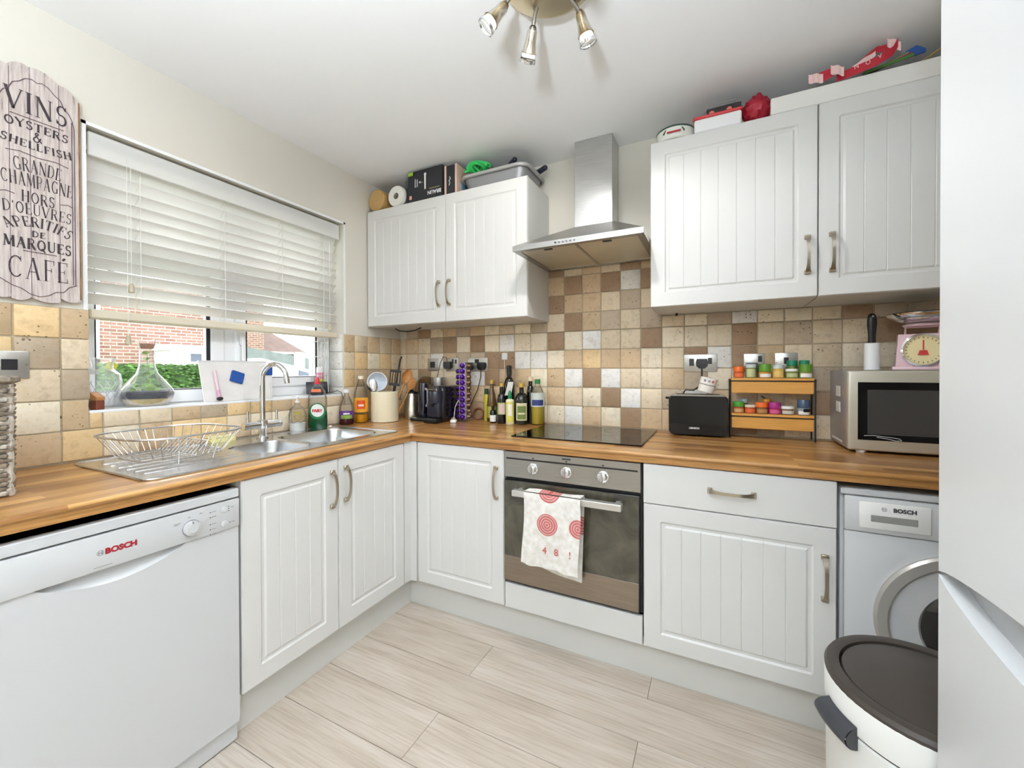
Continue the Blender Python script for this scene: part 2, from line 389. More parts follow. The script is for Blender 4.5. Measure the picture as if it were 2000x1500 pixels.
bars(gk, -1.562, -1.163, 1.70, WZ1-.06, .008, X1-.004, X1+.004, 0); bars(gk, -1.04, -.56, 1.70, WZ1-.06, .008, X1-.004, X1+.004, 0)
part(win, 'gasket', gk, mat('black_gasket', (28, 30, 34), .6), smooth=0)
# the white meeting stile between gasket and mullion
part(win, 'stile', MB().box(X0+.004, X1+.006, -1.162, -1.100, WZ0+.05, 1.65, .005), UPVC, smooth=0)
for y0, y1, z0, z1 in ((-1.56, -1.163, WZ0+.06, 1.648), (-1.0, -.6, WZ0+.108, 1.607), (-1.56, -1.108, 1.70, WZ1-.06), (-1.045, -.55, 1.70, WZ1-.06)):
    part(win, 'pane', MB().box(-.002, .002, y0, y1, z0, z1), PANE, smooth=0)
hd = MB().box(X1+.012, X1+.024, -1.038, -1.018, 1.33, 1.39, .004).box(X1+.024, X1+.036, -1.036, -1.020, 1.25, 1.375, .004); part(win, 'window_handle', hd, PLAS)
part(win, 'window_sill', MB().box(.03, .157, WY0, WY1, WZ0-.012, WZ0, .003), UPVC, smooth=0)
# plaster bead round the opening
tr = MB().box(0, .0035, WY0-.012, WY0, 1.4215, WZ1+.012).box(0, .0035, WY1, WY1+.012, 1.4215, WZ1+.012).box(0, .0035, WY0-.012, WY1+.012, WZ1, WZ1+.012)
struct('trim_1', tr, mat('white_gloss_trim', (246, 246, 246), .4))

# venetian blind -------------------------------------------------------------
SL = bpy.data.materials.new('white_wood_slat'); SL.use_nodes = True; MATS['slat'] = SL
nt = SL.node_tree; P = nt.nodes['Principled BSDF']; P.inputs['Base Color'].default_value = (*lin((244, 243, 240)), 1); P.inputs['Roughness'].default_value = .45
tl = N(nt, 'BsdfTranslucent'); tl.inputs[0].default_value = (*lin((246, 244, 238)), 1); mx = N(nt, 'MixShader'); mx.inputs[0].default_value = .30
link(nt, P, 0, mx, 1); link(nt, tl, 0, mx, 2); link(nt, mx, 0, nt.nodes['Material Output'], 0)
tc_ = N(nt, 'TexCoord'); mp_ = N(nt, 'Mapping'); mp_.inputs['Scale'].default_value = (4, 2, 90); link(nt, tc_, 'Object', mp_, 0)
nz = N(nt, 'TexNoise', i_Scale=8.0, i_Detail=4.0); link(nt, mp_, 0, nz, 'Vector'); bp_ = N(nt, 'Bump', i_Strength=.15, i_Distance=.002); link(nt, nz, 0, bp_, 'Height'); link(nt, bp_, 0, P, 'Normal')
BX = -.045; by0, by1 = WY0+.012, WY1-.028
bl = thing('venetian_blind', 'white slatted venetian blind half lowered in the window', 'blind', (BX, 0, 0))
part(bl, 'headrail', MB().box(-.028, .028, by0, by1, 2.022, 2.072, .003), mat('cream_rail', (238, 234, 222), .45))
part(bl, 'valance', MB().box(.028, .038, by0-.004, by1+.004, 1.982, 2.066, .003), SL)
me_s = None
for k in range(12):
    z = 1.968-.0452*k; tilt = 62 if k < 2 else 43
    if me_s is None:
        q = MB(); n = 6; pr = []
        for i in range(n+1):
            u = -1+2*i/n; pr.append((u*.0255, .0022*(1-u*u)))
        pr += [(u, w-.0028) for u, w in pr[::-1]]
        q.prism(pr, by0, by1, 'xz'); me_s = q.mesh('slat', 30); me_s.materials.append(SL)
    o = bpy.data.objects.new('slat', me_s); COL.objects.link(o); o.parent = bl; o.location = (0, 0, z); o.rotation_euler = (0, R(-tilt), 0)
part(bl, 'bottom_rail', MB().box(-.026, .026, by0, by1, 1.396, 1.430, .005), mat('beige_rail', (222, 212, 190), .5))
for yy in (-1.46, -1.15, -.87, -.62):
    q = MB()
    for xx in (-.022, .030): q.tube([(xx, yy, 2.02), (xx, yy, 1.43)], .0011, 5)
    for k in range(12): z = 1.965-.0452*k; q.tube([(-.022, yy, z-.02), (.030, yy, z+.02)], .0009, 4)
    part(bl, 'ladder_cord', q, mat('white_cord', (235, 233, 226), .7))
TAN = mat('wood_tassel', (196, 184, 158), .5)
for (yy, zb, xx) in ((-1.492, 1.505, .036), (-1.505, 1.305, .04), (-.585, 1.435, .036)):
    c = part(bl, 'pull_cord', MB().tube([(xx, yy, 2.01), (xx, yy, zb+.03)], .0011, 5), mat('white_cord', (235, 233, 226), .7))
    part(c, 'tassel', MB().lathe([(.004, .036), (.0075, .03), (.0098, .002), (.008, 0)], 12, (xx, yy, zb)), TAN)
# ------------------------------------------------------------------ fitted furniture
DF, PF, ZB, ZT, ZW = .6255, .586, .1403, .8465, .886
def panel_front(w, h, border=.072, t=.02, groove=.062):
    m = MB(); b = border
    gx = []
    if groove:
        n = max(2, int(round((w-2*b-.02)/groove))); st = (w-2*b)/n; gx = [b+st*k for k in range(1, n)]
    def br(L): return [0, .0035, b-.011, b-.005, b+.003, b+.010, L-b-.010, L-b-.003, L-b+.005, L-b+.011, L-.0035, L]
    xs = sorted(br(w)+[g+o for g in gx for o in (-.0022, 0, .0022)]); ys = br(h)
    def dep(x, y):
        e = min(x, w-x, y, h-y)
        if e < 1e-6: return .006
        d = min(x-b, w-b-x, y-b, h-b-y)
        v = 0 if d <= -.0108 else (.005 if -.0052 <= d <= .0032 else .0012)
        if d > .0095 and any(abs(x-g) < .0008 for g in gx): v = .0031
        return v
    V = [(x, dep(x, y), y) for y in ys for x in xs]; k = len(xs)
    m._new(V, [(j*k+i, j*k+i+1, (j+1)*k+i+1, (j+1)*k+i) for j in range(len(ys)-1) for i in range(k-1)])
    m.box(0, w, .006, t, 0, h); return m
def handle_mesh(L=.148):
    m = MB(); n = 16; rings = []
    for i in range(n+1):
        t = -1+2*i/n; a = abs(t)
        y = -.030*(1-a**2.6)**.75-.003; w = .0052+.0055*a**5; th = .0045
        z = t*L/2
        rings.append([(-w, y-th/2, z), (w, y-th/2, z), (w, y+th/2, z), (-w, y+th/2, z)])
    V = [p for r in rings for p in r]; F = []
    for i in range(n):
        for k in range(4): F.append((i*4+k, i*4+(k+1) % 4, (i+1)*4+(k+1) % 4, (i+1)*4+k))
    F += [(0, 1, 2, 3), tuple(n*4+k for k in range(4))]
    m._new(V, F)
    for s in (-1, 1): m.box(-.0105, .0105, -.011, 0, s*(L/2-.006)-.008, s*(L/2-.006)+.008, .002)
    return m
_hm = handle_mesh().mesh('handle', 40); _hm.materials.append(NICKEL)
def handle(parent, x, z, horiz=False, y=0):
    o = bpy.data.objects.new('handle', _hm); COL.objects.link(o); o.parent = parent; o.location = (x, y, z)
    if horiz: o.rotation_euler = (0, R(90), 0)
    o['label'] = 'satin bow handle'; return o
def front(parent, name, x0, x1, z0, z1, hx=None, hz=None, horiz=False, y=0, plain=False):
    w, h = x1-x0, z1-z0
    mb = MB().box(0, w, 0, .02, 0, h, .003, 2) if plain else panel_front(w, h)
    o = part(parent, name, mb, WHITE, smooth=0, loc=(x0, y, z0))
    if hx is not None: handle(o, hx-x0, hz-z0, horiz)
    return o
# left run: local x = along +y world, front faces +x
sinkcab = thing('base_cabinet', 'white double door base cabinet under the sink', 'cabinet', (DF, -1.4585, 0), 90)
part(sinkcab, 'carcass', MB().box(0, .778, .022, .56, ZB, .69).box(0, .03, .022, .56, .69, ZT-.002).box(.75, .778, .022, .56, .69, ZT-.002), CARC, smooth=0)
front(sinkcab, 'door', .002, .3845, ZB, ZT-.002, .352, .725)
front(sinkcab, 'door', .3875, .778, ZB, ZT-.002, .420, .733)
post = solo('corner_post', MB().box(DF-.045, DF-.003, -.6755, -.629, ZB, ZT-.002).box(DF-.045, .659, -.629, -.600, ZB, ZT-.002), WHITE, 'white filler post in the inside corner between the base cabinets', 'post', smooth=0)
crn = thing('base_cabinet', 'white single door corner base cabinet left of the oven', 'cabinet', (.662, -DF, 0))
part(crn, 'carcass', MB().box(.0, .492, .022, .56, ZB, ZT-.004), CARC, smooth=0)
front(crn, 'door', .001, .4915, ZB, ZT-.002, .455, .692)
drw = thing('base_cabinet', 'white base cabinet with drawer above a grooved door, right of the oven', 'cabinet', (1.7565, -DF, 0))
part(drw, 'carcass', MB().box(0, .6, .022, .56, ZB, ZT-.004), CARC, smooth=0)
front(drw, 'drawer', .002, .598, .6925, ZT-.004, .300, .7695, True, plain=True)
front(drw, 'door', .002, .598, ZB, .6895, .566, .529)
# plinths
struct('trim_2', MB().box(PF-.018, PF, -1.462, -PF, .0005, ZB+.002), CARC)
struct('trim_3', MB().box(PF, 2.357, -PF, -PF+.018, .0005, ZB+.002), CARC)

# oven ---------------------------------------------------------------------
ov = thing('built_in_oven', 'stainless steel built-in oven with black glass door under the hob', 'oven', (1.1565, -DF, 0))
part(ov, 'body', MB().box(.004, .596, .02, .55, .255, .836), mat('oven_body', (70, 70, 72), .5, .6), smooth=0)
part(ov, 'control_panel', MB().box(.003, .593, -.002, .02, .727, .842, .002), STEEL_H)
part(ov, 'vent_slot', MB().box(.012, .582, -.0032, 0, .807, .8135), BLACK, smooth=0)
OG, nt, P = node_mat('smoky_oven_glass')
tc_ = N(nt, 'TexCoord'); n1 = N(nt, 'TexNoise', i_Scale=7.0, i_Detail=7.0, i_Distortion=1.4); link(nt, tc_, 'Object', n1, 'Vector')
r1 = ramp(nt, [(.3, (50, 48, 40)), (.55, (84, 80, 66)), (.8, (112, 107, 92))]); link(nt, n1, 0, r1, 0); link(nt, r1, 0, P, 'Base Color')
P.inputs['Roughness'].default_value = .16; P.inputs['Coat Weight'].default_value = .6
od = part(ov, 'oven_door', MB().box(.003, .590, -.004, .018, .262, .714, .002), BLACK)
part(od, 'door_glass', MB().box(.004, .586, -.006, -.003, .378, .712), OG, smooth=0)
part(od, 'door_trim', MB().box(.003, .586, -.0075, -.003, .266, .377, .001), make_brushed('bronze_steel', (158, 146, 134), .36, (3, 160, 160)))
oh = MB().box(.070, .532, -.068, -.038, .664, .690, .002).box(.082, .10, -.04, -.004, .667, .687).box(.502, .52, -.04, -.004, .667, .687)
part(od, 'handle', oh, mat('silver_paint', (214, 212, 208), .3, .7), 'silver square bar handle')
for k, xx in enumerate((.142, .293, .447)):
    kb = part(ov, 'knob', MB().lathe([(.023, 0), (.023, -.004), (.018, -.006), (.016, -.022), (.013, -.024)], 24, (xx, -.002, .775), 'y').box(xx-.004, xx+.004, -.030, -.02, .757, .793, .002), CHROME)
    mk = MB()
    for a in range(0, 360, 40): mk.box(xx+.030*math.cos(R(a))-.001, xx+.030*math.cos(R(a))+.001, -.0026, -.002, .775+.030*math.sin(R(a))-.001, .775+.030*math.sin(R(a))+.001)
    mk.box(xx-.004, xx+.004, -.0026, -.002, .808-.02+.028, .808-.02+.034)
    part(kb, 'scale_marks', mk, DKGREY, smooth=0)
part(ov, 'clock_mark', MB().box(.274, .312, -.0028, -.002, .826, .833, .001), DKGREY, smooth=0)
solo('oven_filler_panel', MB().box(.002, .598, 0, .018, ZB, .250, .002), WHITE, 'plain white filler panel below the built-in oven', 'panel', (1.1565, -DF, 0), smooth=0)

# tea towel -----------------------------------------------------------------
TW, nt, P = node_mat('printed_tea_towel')
tc_ = N(nt, 'TexCoord'); sp = N(nt, 'SeparateXYZ'); link(nt, tc_, 'Object', sp, 0)
nz = N(nt, 'TexNoise', i_Scale=40.0, i_Detail=3.0); link(nt, tc_, 'Object', nz, 'Vector')
acc = None
for cx, cz, rr in ((.105, -.120, .044), (.112, .016, .047), (.235, -.118, .038), (.0, .30, .01)):
    a = N(nt, 'Math', operation='SUBTRACT'); a.inputs[1].default_value = cx; link(nt, sp, 0, a, 0)
    b = N(nt, 'Math', operation='SUBTRACT'); b.inputs[1].default_value = cz; link(nt, sp, 2, b, 0)
    a2 = N(nt, 'Math', operation='MULTIPLY'); link(nt, a, 0, a2, 0); link(nt, a, 0, a2, 1)
    b2 = N(nt, 'Math', operation='MULTIPLY'); link(nt, b, 0, b2, 0); link(nt, b, 0, b2, 1)
    s_ = N(nt, 'Math', operation='ADD'); link(nt, a2, 0, s_, 0); link(nt, b2, 0, s_, 1)
    q_ = N(nt, 'Math', operation='SQRT'); link(nt, s_, 0, q_, 0)
    wv = N(nt, 'Math', operation='SINE'); m8 = N(nt, 'Math', operation='MULTIPLY'); m8.inputs[1].default_value = 620.0; link(nt, q_, 0, m8, 0); link(nt, m8, 0, wv, 0)
    l_ = N(nt, 'Math', operation='LESS_THAN'); l_.inputs[1].default_value = rr; link(nt, q_, 0, l_, 0)
    r_ = N(nt, 'Math', operation='MULTIPLY_ADD'); r_.inputs[1].default_value = .22; r_.inputs[2].default_value = .72; link(nt, wv, 0, r_, 0)
    f_ = N(nt, 'Math', operation='MULTIPLY'); link(nt, l_, 0, f_, 0); link(nt, r_, 0, f_, 1)
    if acc is None: acc = f_
    else:
        mxn = N(nt, 'Math', operation='MAXIMUM'); link(nt, acc, 0, mxn, 0); link(nt, f_, 0, mxn, 1); acc = mxn
rn = ramp(nt, [(.3, (222, 216, 206)), (.7, (244, 242, 238))]); link(nt, nz, 0, rn, 0)
mxx = mixc(nt, (rn, 0), (*lin((196, 62, 58)), 1), (acc, 0), 'MIX'); link(nt, mxx, 2, P, 'Base Color'); P.inputs['Roughness'].default_value = .9
tw = thing('tea_towel', 'white cotton tea towel with red printed shells hanging over the oven handle', 'towel', (1.288, -DF-.073, .692))
def towel_front(u, v):
    z = -v*(.295+.010*u); x = u*(.243+.006*v)+.004*math.sin(v*5)-.010*v
    y = -.003+.006*math.sin(u*9+v*3)*v+.004*math.sin(u*21+1)*v-.004*v
    if v < .02: y = .0
    return (x, y, z-.012*u*v*0)
def towel_back(u, v):
    x = u*.236+.012-.012*v; z = -v*(.305+.045*u**.7)
    return (x, .045+.004*math.sin(u*8)*v-.006*v, z)
def towel_top(u, v): return (u*.243+.0*v+.004*v, v*.045, .004+.003*math.sin(u*7)*v)
part(tw, 'front_fall', MB().grid(28, 24, towel_front), TW, smooth=80)
part(tw, 'back_fall', MB().grid(20, 16, towel_back), TW, smooth=80)
part(tw, 'top_fold', MB().grid(20, 4, towel_top), TW, smooth=80)
for ch, xx, zz in (('4', .098, -.222), ('8', .148, -.222), ('!', .205, -.222)):
    txt(tw, 'printed_letter', ch, .040, mat('faded_red', (196, 90, 84), .9), (xx, -.016, zz))

# worktop -----------------------------------------------------------------
WF = .632
wt = thing('worktop', 'L-shaped wood block effect worktop running under window and along back wall', 'worktop', (0, 0, 0))
def nosed(mb, x0, x1, y0, y1): mb.box(x0, x1, y0, y1, ZT+.0006, ZW)
SX0, SX1, SY0, SY1 = .075, .545, -1.665, -.645      # sink cut-out
a = MB()
for bx in ((.0075, SX0, -2.12, -.0075), (SX1, WF, -2.12, -.6325), (SX0, SX1, -2.12, SY0), (SX0, SX1, SY1, -.0075), (SX1, WF, -.6325, -.0075)): nosed(a, *bx)
def nose_edge(mb):
    bmesh.ops.remove_doubles(mb.bm, verts=mb.bm.verts[:], dist=1e-5)
part(wt, 'slab', a, WT_Y, smooth=0)
part(wt, 'edge_nosing', MB().tube([(WF, -2.12, ZW-.0085), (WF, -WF-.003, ZW-.0085)], .0085, 12), WT_Y)
part(wt, 'slab', MB().box(WF+.0006, XR-.004, -WF, -.0075, ZT+.0006, ZW), WT_X, smooth=0)
part(wt, 'edge_nosing', MB().tube([(WF+.003, -WF, ZW-.0085), (XR-.004, -WF, ZW-.0085)], .0085, 12), WT_X)

# sink ---------------------------------------------------------------------
sk = thing('kitchen_sink', 'stainless steel one and a half bowl sink with drainer under window', 'sink', (.30, -1.155, ZW))
sx0, sx1, sy0, sy1 = -.245, .255, -.525, .525
bowls = [(-.150, .190, .110, .465, .17), (-.080, .195, -.145, .085, .11)]
# deck with rounded holes: bridge outline strips
def deck_with_holes(mb, outer, holes, z):
    bm = mb.bm; loops = []
    for lp in [outer]+holes:
        vs_ = [bm.verts.new((x, y, z)) for x, y in lp]
        es = [bm.edges.new((vs_[i], vs_[(i+1) % len(vs_)])) for i in range(len(vs_))]; loops += es
    bmesh.ops.triangle_fill(bm, use_beauty=True, edges=loops)
dk = MB()
outer = rrect(sx0, sx1, sy0, sy1, .035, 6)
hl = [rrect(a0+.0, a1, b0, b1, .065, 7) for a0, a1, b0, b1, dd in bowls]
deck_with_holes(dk, outer, hl, .004)
part(sk, 'deck', dk, SINK, smooth=0)
rim = MB().tube([(x, y, .0035) for x, y in outer], .0038, 8, True); part(sk, 'rim', rim, SINK)
for (a0, a1, b0, b1, dd) in bowls:
    m = MB(); L0 = rrect(a0, a1, b0, b1, .065, 7); n = len(L0); V = []; cx, cy = (a0+a1)/2, (b0+b1)/2
    for s_, z in ((1, .004), (.985, -.004), (.95, -dd*.8), (.90, -dd*.96), (.80, -dd), (.02, -dd-.004)):
        V += [(cx+(x-cx)*s_, cy+(y-cy)*s_, z) for x, y in L0]
    F = [(i*n+k, i*n+(k+1) % n, (i+1)*n+(k+1) % n, (i+1)*n+k) for i in range(5) for k in range(n)]+[tuple(5*n+k for k in range(n))]
    m._new(V, F); bw = part(sk, 'bowl', m, SINK, smooth=60)
    part(bw, 'waste', MB().lathe([(.001, 0), (.036, .0), (.040, .003), (.030, .005), (.0, .002)], 24, (cx, cy, -dd-.001)), CHROME)
for k in range(6):
    x = -.13+.055*k; part(sk, 'drainer_rib', MB().tube([(x, -.485, .0040), (x, -.175, .0030)], [.0022, .0022], 8), SINK)
part(sk, 'overflow', MB().lathe([(.0, 0), (.014, 0), (.016, -.002), (.0, -.003)], 16, (-.151, .28, -.05), 'x'), DKGREY)

# tap ----------------------------------------------------------------------
tp = thing('mixer_tap', 'chrome swan neck mixer tap with two lever handles behind the sink', 'tap', (.118, -1.066, ZW+.004), 0)
part(tp, 'base', MB().lathe([(.026, 0), (.026, .006), (.0175, .010), (.0175, .05)], 24), CHROME)
part(tp, 'crossbar', MB().tube([(0, -.088, .062), (0, .088, .062)], .0165, 20).lathe([(.021, .046), (.021, .082), (.016, .086)], 24), CHROME)
sp_ = [(0, 0, .08), (0, 0, .27)]+[(.055-.055*math.cos(R(a)), .0+.0, .27+.062*math.sin(R(a))) for a in range(15, 151, 15)]
ca = math.cos(R(20)); sa = math.sin(R(20))
pts = [(0, 0, .08), (0, 0, .15), (0, 0, .275)]+[((.060-.060*math.cos(R(a)))*ca, (.060-.060*math.cos(R(a)))*sa, .275+.068*math.sin(R(a))) for a in range(12, 169, 12)]
pts += [(pts[-1][0]+.006*ca, pts[-1][1]+.006*sa, pts[-1][2]-.035)]
part(tp, 'spout', MB().tube(pts, .0118, 16), CHROME)
for s_ in (-1, 1): part(tp, 'lever', MB().tube([(0, s_*.068, .072), (0, s_*.068, .128)], .0062, 12).lathe([(.0175, 0), (.0175, .012)], 20, (0, s_*.089-(.012 if s_ > 0 else 0), .062), 'y'), CHROME)

# hob ----------------------------------------------------------------------
hb = thing('induction_hob', 'black glass hob set into the worktop above the oven', 'hob', (1.436, -.275, ZW))
part(hb, 'glass_top', MB().box(-.300, .300, -.243, .238, .0, .006, .002), BLACK_G)
for cx, cy, r_ in ((-.15, -.11, .09), (.15, -.11, .075), (-.15, .12, .075), (.15, .12, .09)):
    part(hb, 'cooking_zone', MB().lathe([(r_, 0), (r_+.0015, 0)], 40, (cx, cy, .0063), cap=False), DKGREY, smooth=0)

# wall cabinets --------------------------------------------------------------
DWF = .311
wc1 = thing('wall_cabinet', 'white double door wall cabinet in the corner left of the extractor hood', 'cabinet', (.004, -DWF, 0))
part(wc1, 'carcass', MB().box(.004, 1.126, .021, .309, 1.480, 2.211, .001), CARC, smooth=0)
front(wc1, 'door', .004, .6075, 1.481, 2.213, .566, 1.646); front(wc1, 'door', .6105, 1.126, 1.481, 2.213, .637, 1.648)
wc2 = thing('wall_cabinet', 'white single door wall cabinet right of the hood, handle at its right edge', 'cabinet', (1.740, -DWF, 0))
part(wc2, 'carcass', MB().box(.002, .618, .021, .309, 1.483, 2.219, .001), CARC, smooth=0); front(wc2, 'door', .001, .6185, 1.483, 2.2215, .585, 1.6465)
wc3 = thing('wall_cabinet', 'white wall cabinet next to the tall fridge, handle at its left edge', 'cabinet', (2.3605, -DWF, 0))
part(wc3, 'carcass', MB().box(.002, .60, .021, .309, 1.483, 2.219, .001), CARC, smooth=0); front(wc3, 'door', .001, .60, 1.483, 2.2215, .042, 1.647)
part(wc2, 'leg_screw', MB().cyl((.09, .26, 1.470), .006, .014, 10), BLACK)

# extractor hood -------------------------------------------------------------
ho = thing('extractor_hood', 'stainless steel chimney extractor hood above the hob', 'hood', (1.434, 0, 0))
part(ho, 'chimney', MB().box(-.1, .1, -.152, -.008, 1.93, H-.001, .0015), STEEL)
zc0, zc1, zt_ = 1.772, 1.797, 1.957
hw, hd_ = .304, .482
c = MB(); c._new([(-hw, -hd_, zc1), (hw, -hd_, zc1), (hw, -.008, zc1), (-hw, -.008, zc1), (-.104, -.156, zt_), (.104, -.156, zt_), (.104, -.008, zt_), (-.104, -.008, zt_)],
    [(0, 1, 5, 4), (1, 2, 6, 5), (2, 3, 7, 6), (3, 0, 4, 7), (4, 5, 6, 7)])
part(ho, 'canopy', c, STEEL_H, smooth=0)
b_ = MB()
b_.box(-hw, hw, -hd_, -hd_+.03, zc0, zc1).box(-hw, -hw+.03, -hd_+.03, -.008, zc0, zc1).box(hw-.03, hw, -hd_+.03, -.008, zc0, zc1).box(-hw+.03, hw-.03, -.05, -.008, zc0, zc1)
part(ho, 'front_band', b_, STEEL_H, smooth=0)
for x0, x1 in ((-hw+.03, -.006), (.006, hw-.03)):
    f_ = part(ho, 'grease_filter', MB().box(x0, x1, -hd_+.03, -.05, zc0+.004, zc0+.010), make_brushed('mesh_filter', (222, 216, 200), .5, (120, 120, 40), .2), smooth=0)
    part(f_, 'latch', MB().box((x0+x1)/2-.02, (x0+x1)/2+.02, -hd_+.045, -hd_+.06, zc0, zc0+.006, .001), DKGREY)
part(ho, 'divider', MB().box(-.006, .006, -hd_+.03, -.05, zc0+.001, zc0+.011), STEEL_H, smooth=0)
for k in range(6): part(ho, 'button', MB().lathe([(.0045, 0), (.0045, -.002), (.003, -.003)], 12, (-.085+.018*k, -hd_, (zc0+zc1)/2), 'y'), BLACK if k == 0 else mat('button_grey', (110, 110, 118), .3, .6))

# dishwasher -----------------------------------------------------------------
dw = thing('dishwasher', 'white freestanding dishwasher with dial controls at the left end of the worktop', 'dishwasher', (DF, -2.064, 0), 90)
part(dw, 'body', MB().box(.003, .597, .022, .56, .01, .824), WHITE_AP, smooth=0)
part(dw, 'top_panel', MB().box(.002, .597, -.004, .5, .797, .824, .002), WHITE_AP)
part(dw, 'control_panel', MB().box(.002, .597, -.006, .022, .7035, .7925, .003, 2), WHITE_AP)
def _gz(x): u = (x-.15)/.30; return .7025-.040*math.sin(math.pi*u)**.8 if 0 < u < 1 else .7025
_gx = [.15+.30*k/20 for k in range(21)]
dd = part(dw, 'door', MB().prism([(.002, .068), (.597, .068), (.597, .7025)]+[(x, _gz(x)) for x in _gx[::-1]]+[(.002, .7025)], 0, .022, 'xz'), WHITE_AP, smooth=0)
part(dd, 'grip_scoop', MB().grid(20, 5, lambda u, v: (_gx[min(20, int(round(u*20)))], .0205*v**.6, _gz(_gx[min(20, int(round(u*20)))])*(1-v)+.7032*v)), WHITE_AP, smooth=60)
part(dw, 'kick_plate', MB().box(.002, .597, .012, .03, .004, .060, .002), WHITE_AP)
dial = part(dw, 'dial', MB().lathe([(.0215, 0), (.0205, -.010), (.013, -.0115), (.0125, -.013), (.0, -.013)], 32, (.461, -.006, .742), 'y'), WHITE_AP)
part(dial, 'dial_ring', MB().lathe([(.0225, 0), (.0235, -.0008), (.0225, -.0016)], 32, (.461, -.006, .742), 'y', cap=False), GREY)
part(dial, 'pointer', MB().box(.459, .463, -.0178, -.016, .752, .762), GREY, smooth=0)
for xx, zz in ((.550, .768), (.552, .724)): part(dw, 'button', MB().lathe([(.0095, 0), (.0095, -.002), (.007, -.003)], 20, (xx, -.006, zz), 'y'), WHITE_AP)
pr = MB()
for k in range(5): pr.box(.5105, .5130, -.0068, -.006, .770-.0155*k-(.006 if k > 1 else 0), .7725-.0155*k-(.006 if k > 1 else 0))
for k in range(3): pr.box(.5635, .566, -.0068, -.006, .774-.007*k, .7765-.007*k)
pr.box(.566, .5685, -.0068, -.006, .723, .7255); part(dw, 'indicator', pr, DKGREY, smooth=0)['kind'] = 'stuff'
pr = MB()
for k in range(5): pr.box(.516, .528, -.0066, -.006, .7705-.0155*k-(.006 if k > 1 else 0), .772-.0155*k-(.006 if k > 1 else 0))
pr.box(.570, .58, -.0066, -.006, .770, .7715).box(.572, .582, -.0066, -.006, .723, .7245).box(.418, .434, -.0066, -.006, .764, .7655).box(.418, .43, -.0066, -.006, .760, .7612).box(.452, .46, -.0066, -.006, .773, .775).box(.483, .49, -.0066, -.006, .776, .778)
pr.box(.25, .285, -.0066, -.006, .7125, .7137); part(dw, 'printed_text', pr, GREY, smooth=0)['kind'] = 'stuff'
def logo(parent, x, y, z, r, m):
    g_ = MB().lathe([(r, 0), (r*.82, 0)], 24, (x, y, z), 'y', cap=False).box(x-r*.5, x+r*.5, y-.0003, y, z-r*.12, z+r*.12).box(x-r*.55, x-r*.32, y-.0003, y, z-r*.55, z+r*.55).box(x+r*.32, x+r*.55, y-.0003, y, z-r*.55, z+r*.55)
    part(parent, 'logo', g_, m, smooth=0)
txt(dw, 'lettering', 'BOSCH', .0195, RED, (.303, -.0066, .7475), thick=.0009); logo(dw, .262, -.0066, .7475, .0068, GREY)

# washing machine --------------------------------------------------------------
wm = thing('washing_machine', 'white front loading washing machine under the right end of worktop', 'washing machine', (2.362, -.612, 0))
part(wm, 'body', MB().box(.003, .597, .012, .56, .01, .822, .006, 2), WHITE_AP)
part(wm, 'top_strip', MB().box(.003, .597, -.010, .02, .806, .826, .003), WHITE_AP)
part(wm, 'control_panel', MB().box(.012, .597, -.013, .012, .694, .803, .004, 2), WHITE_AP)
dr = part(wm, 'detergent_drawer', MB().box(.048, .215, -.017, -.01, .7085, .790, .006, 2), mat('drawer_white', (244, 243, 240), .3))
part(dr, 'drawer_grip', MB().box(.075, .185, -.0185, -.016, .731, .752, .002), mat('grip_grey', (176, 176, 172), .35, .4))
part(wm, 'front_panel', MB().box(.012, .597, -.008, .014, .06, .692, .004, 2), WHITE_AP)
txt(wm, 'lettering', 'BOSCH', .0165, DKGREY, (.155, -.0178, .772), thick=.0006); logo(wm, .107, -.0178, .772, .0065, GREY)
dwm = part(wm, 'porthole_ring', MB().lathe([(.222, 0), (.223, -.010), (.217, -.018), (.194, -.024), (.188, -.020), (.186, 0)], 56, (.305, -.008, .440), 'y', cap=False), mat('silver_ring', (196, 194, 190), .3, .75))
part(dwm, 'porthole_inner', MB().lathe([(.188, -.016), (.16, -.015), (.122, -.017), (.114, -.010), (.112, .02)], 48, (.305, -.008, .440), 'y', cap=False), WHITE_AP)
part(dwm, 'porthole_glass', MB().lathe([(.117, -.016), (.09, -.03), (.05, -.038), (0, -.04)], 40, (.305, -.008, .440), 'y'), mat('smoked_glass', (44, 42, 40), .08, coat=.5))
part(wm, 'kick_plate', MB().box(.012, .597, -.004, .014, .006, .057, .003), WHITE_AP)

# fridge freezer -----------------------------------------------------------------
fg = thing('fridge_freezer', 'tall white fridge freezer at the right edge of the picture', 'fridge', (2.374, -1.243, 0), -90)
WF_ = mat('fridge_enamel', (218, 220, 221), .3)
part(fg, 'body', MB().box(.004, .596, .055, .62, .03, 2.10, .006), WF_)
def _sw(x): return math.sin(math.pi*min(1, max(0, x/.6)))**.7 if 0 < x < .6 else 0.0
_xs = [.6*k/24 for k in range(25)]
fdU = MB().prism([(x, .834+.030*_sw(x)) for x in _xs]+[(.6, 2.10), (0, 2.10)], 0, .052, 'xz'); part(fg, 'fridge_door', fdU, WF_, smooth=30)
fzd = part(fg, 'freezer_door', MB().prism([(0, .06), (.6, .06)]+[(x, .828-.046*_sw(x)) for x in _xs[::-1]], 0, .052, 'xz'), WF_, smooth=30)
part(fzd, 'grip_recess', MB().box(.006, .594, .030, .051, .775, .868), mat('grip_grey_plastic', (186, 188, 192), .4), smooth=0)
for fx_, fy_ in ((.05, .1), (.55, .1), (.05, .57), (.55, .57)): part(fg, 'foot', MB().cyl((fx_, fy_, 0), .02, .032, 12), BLACK)

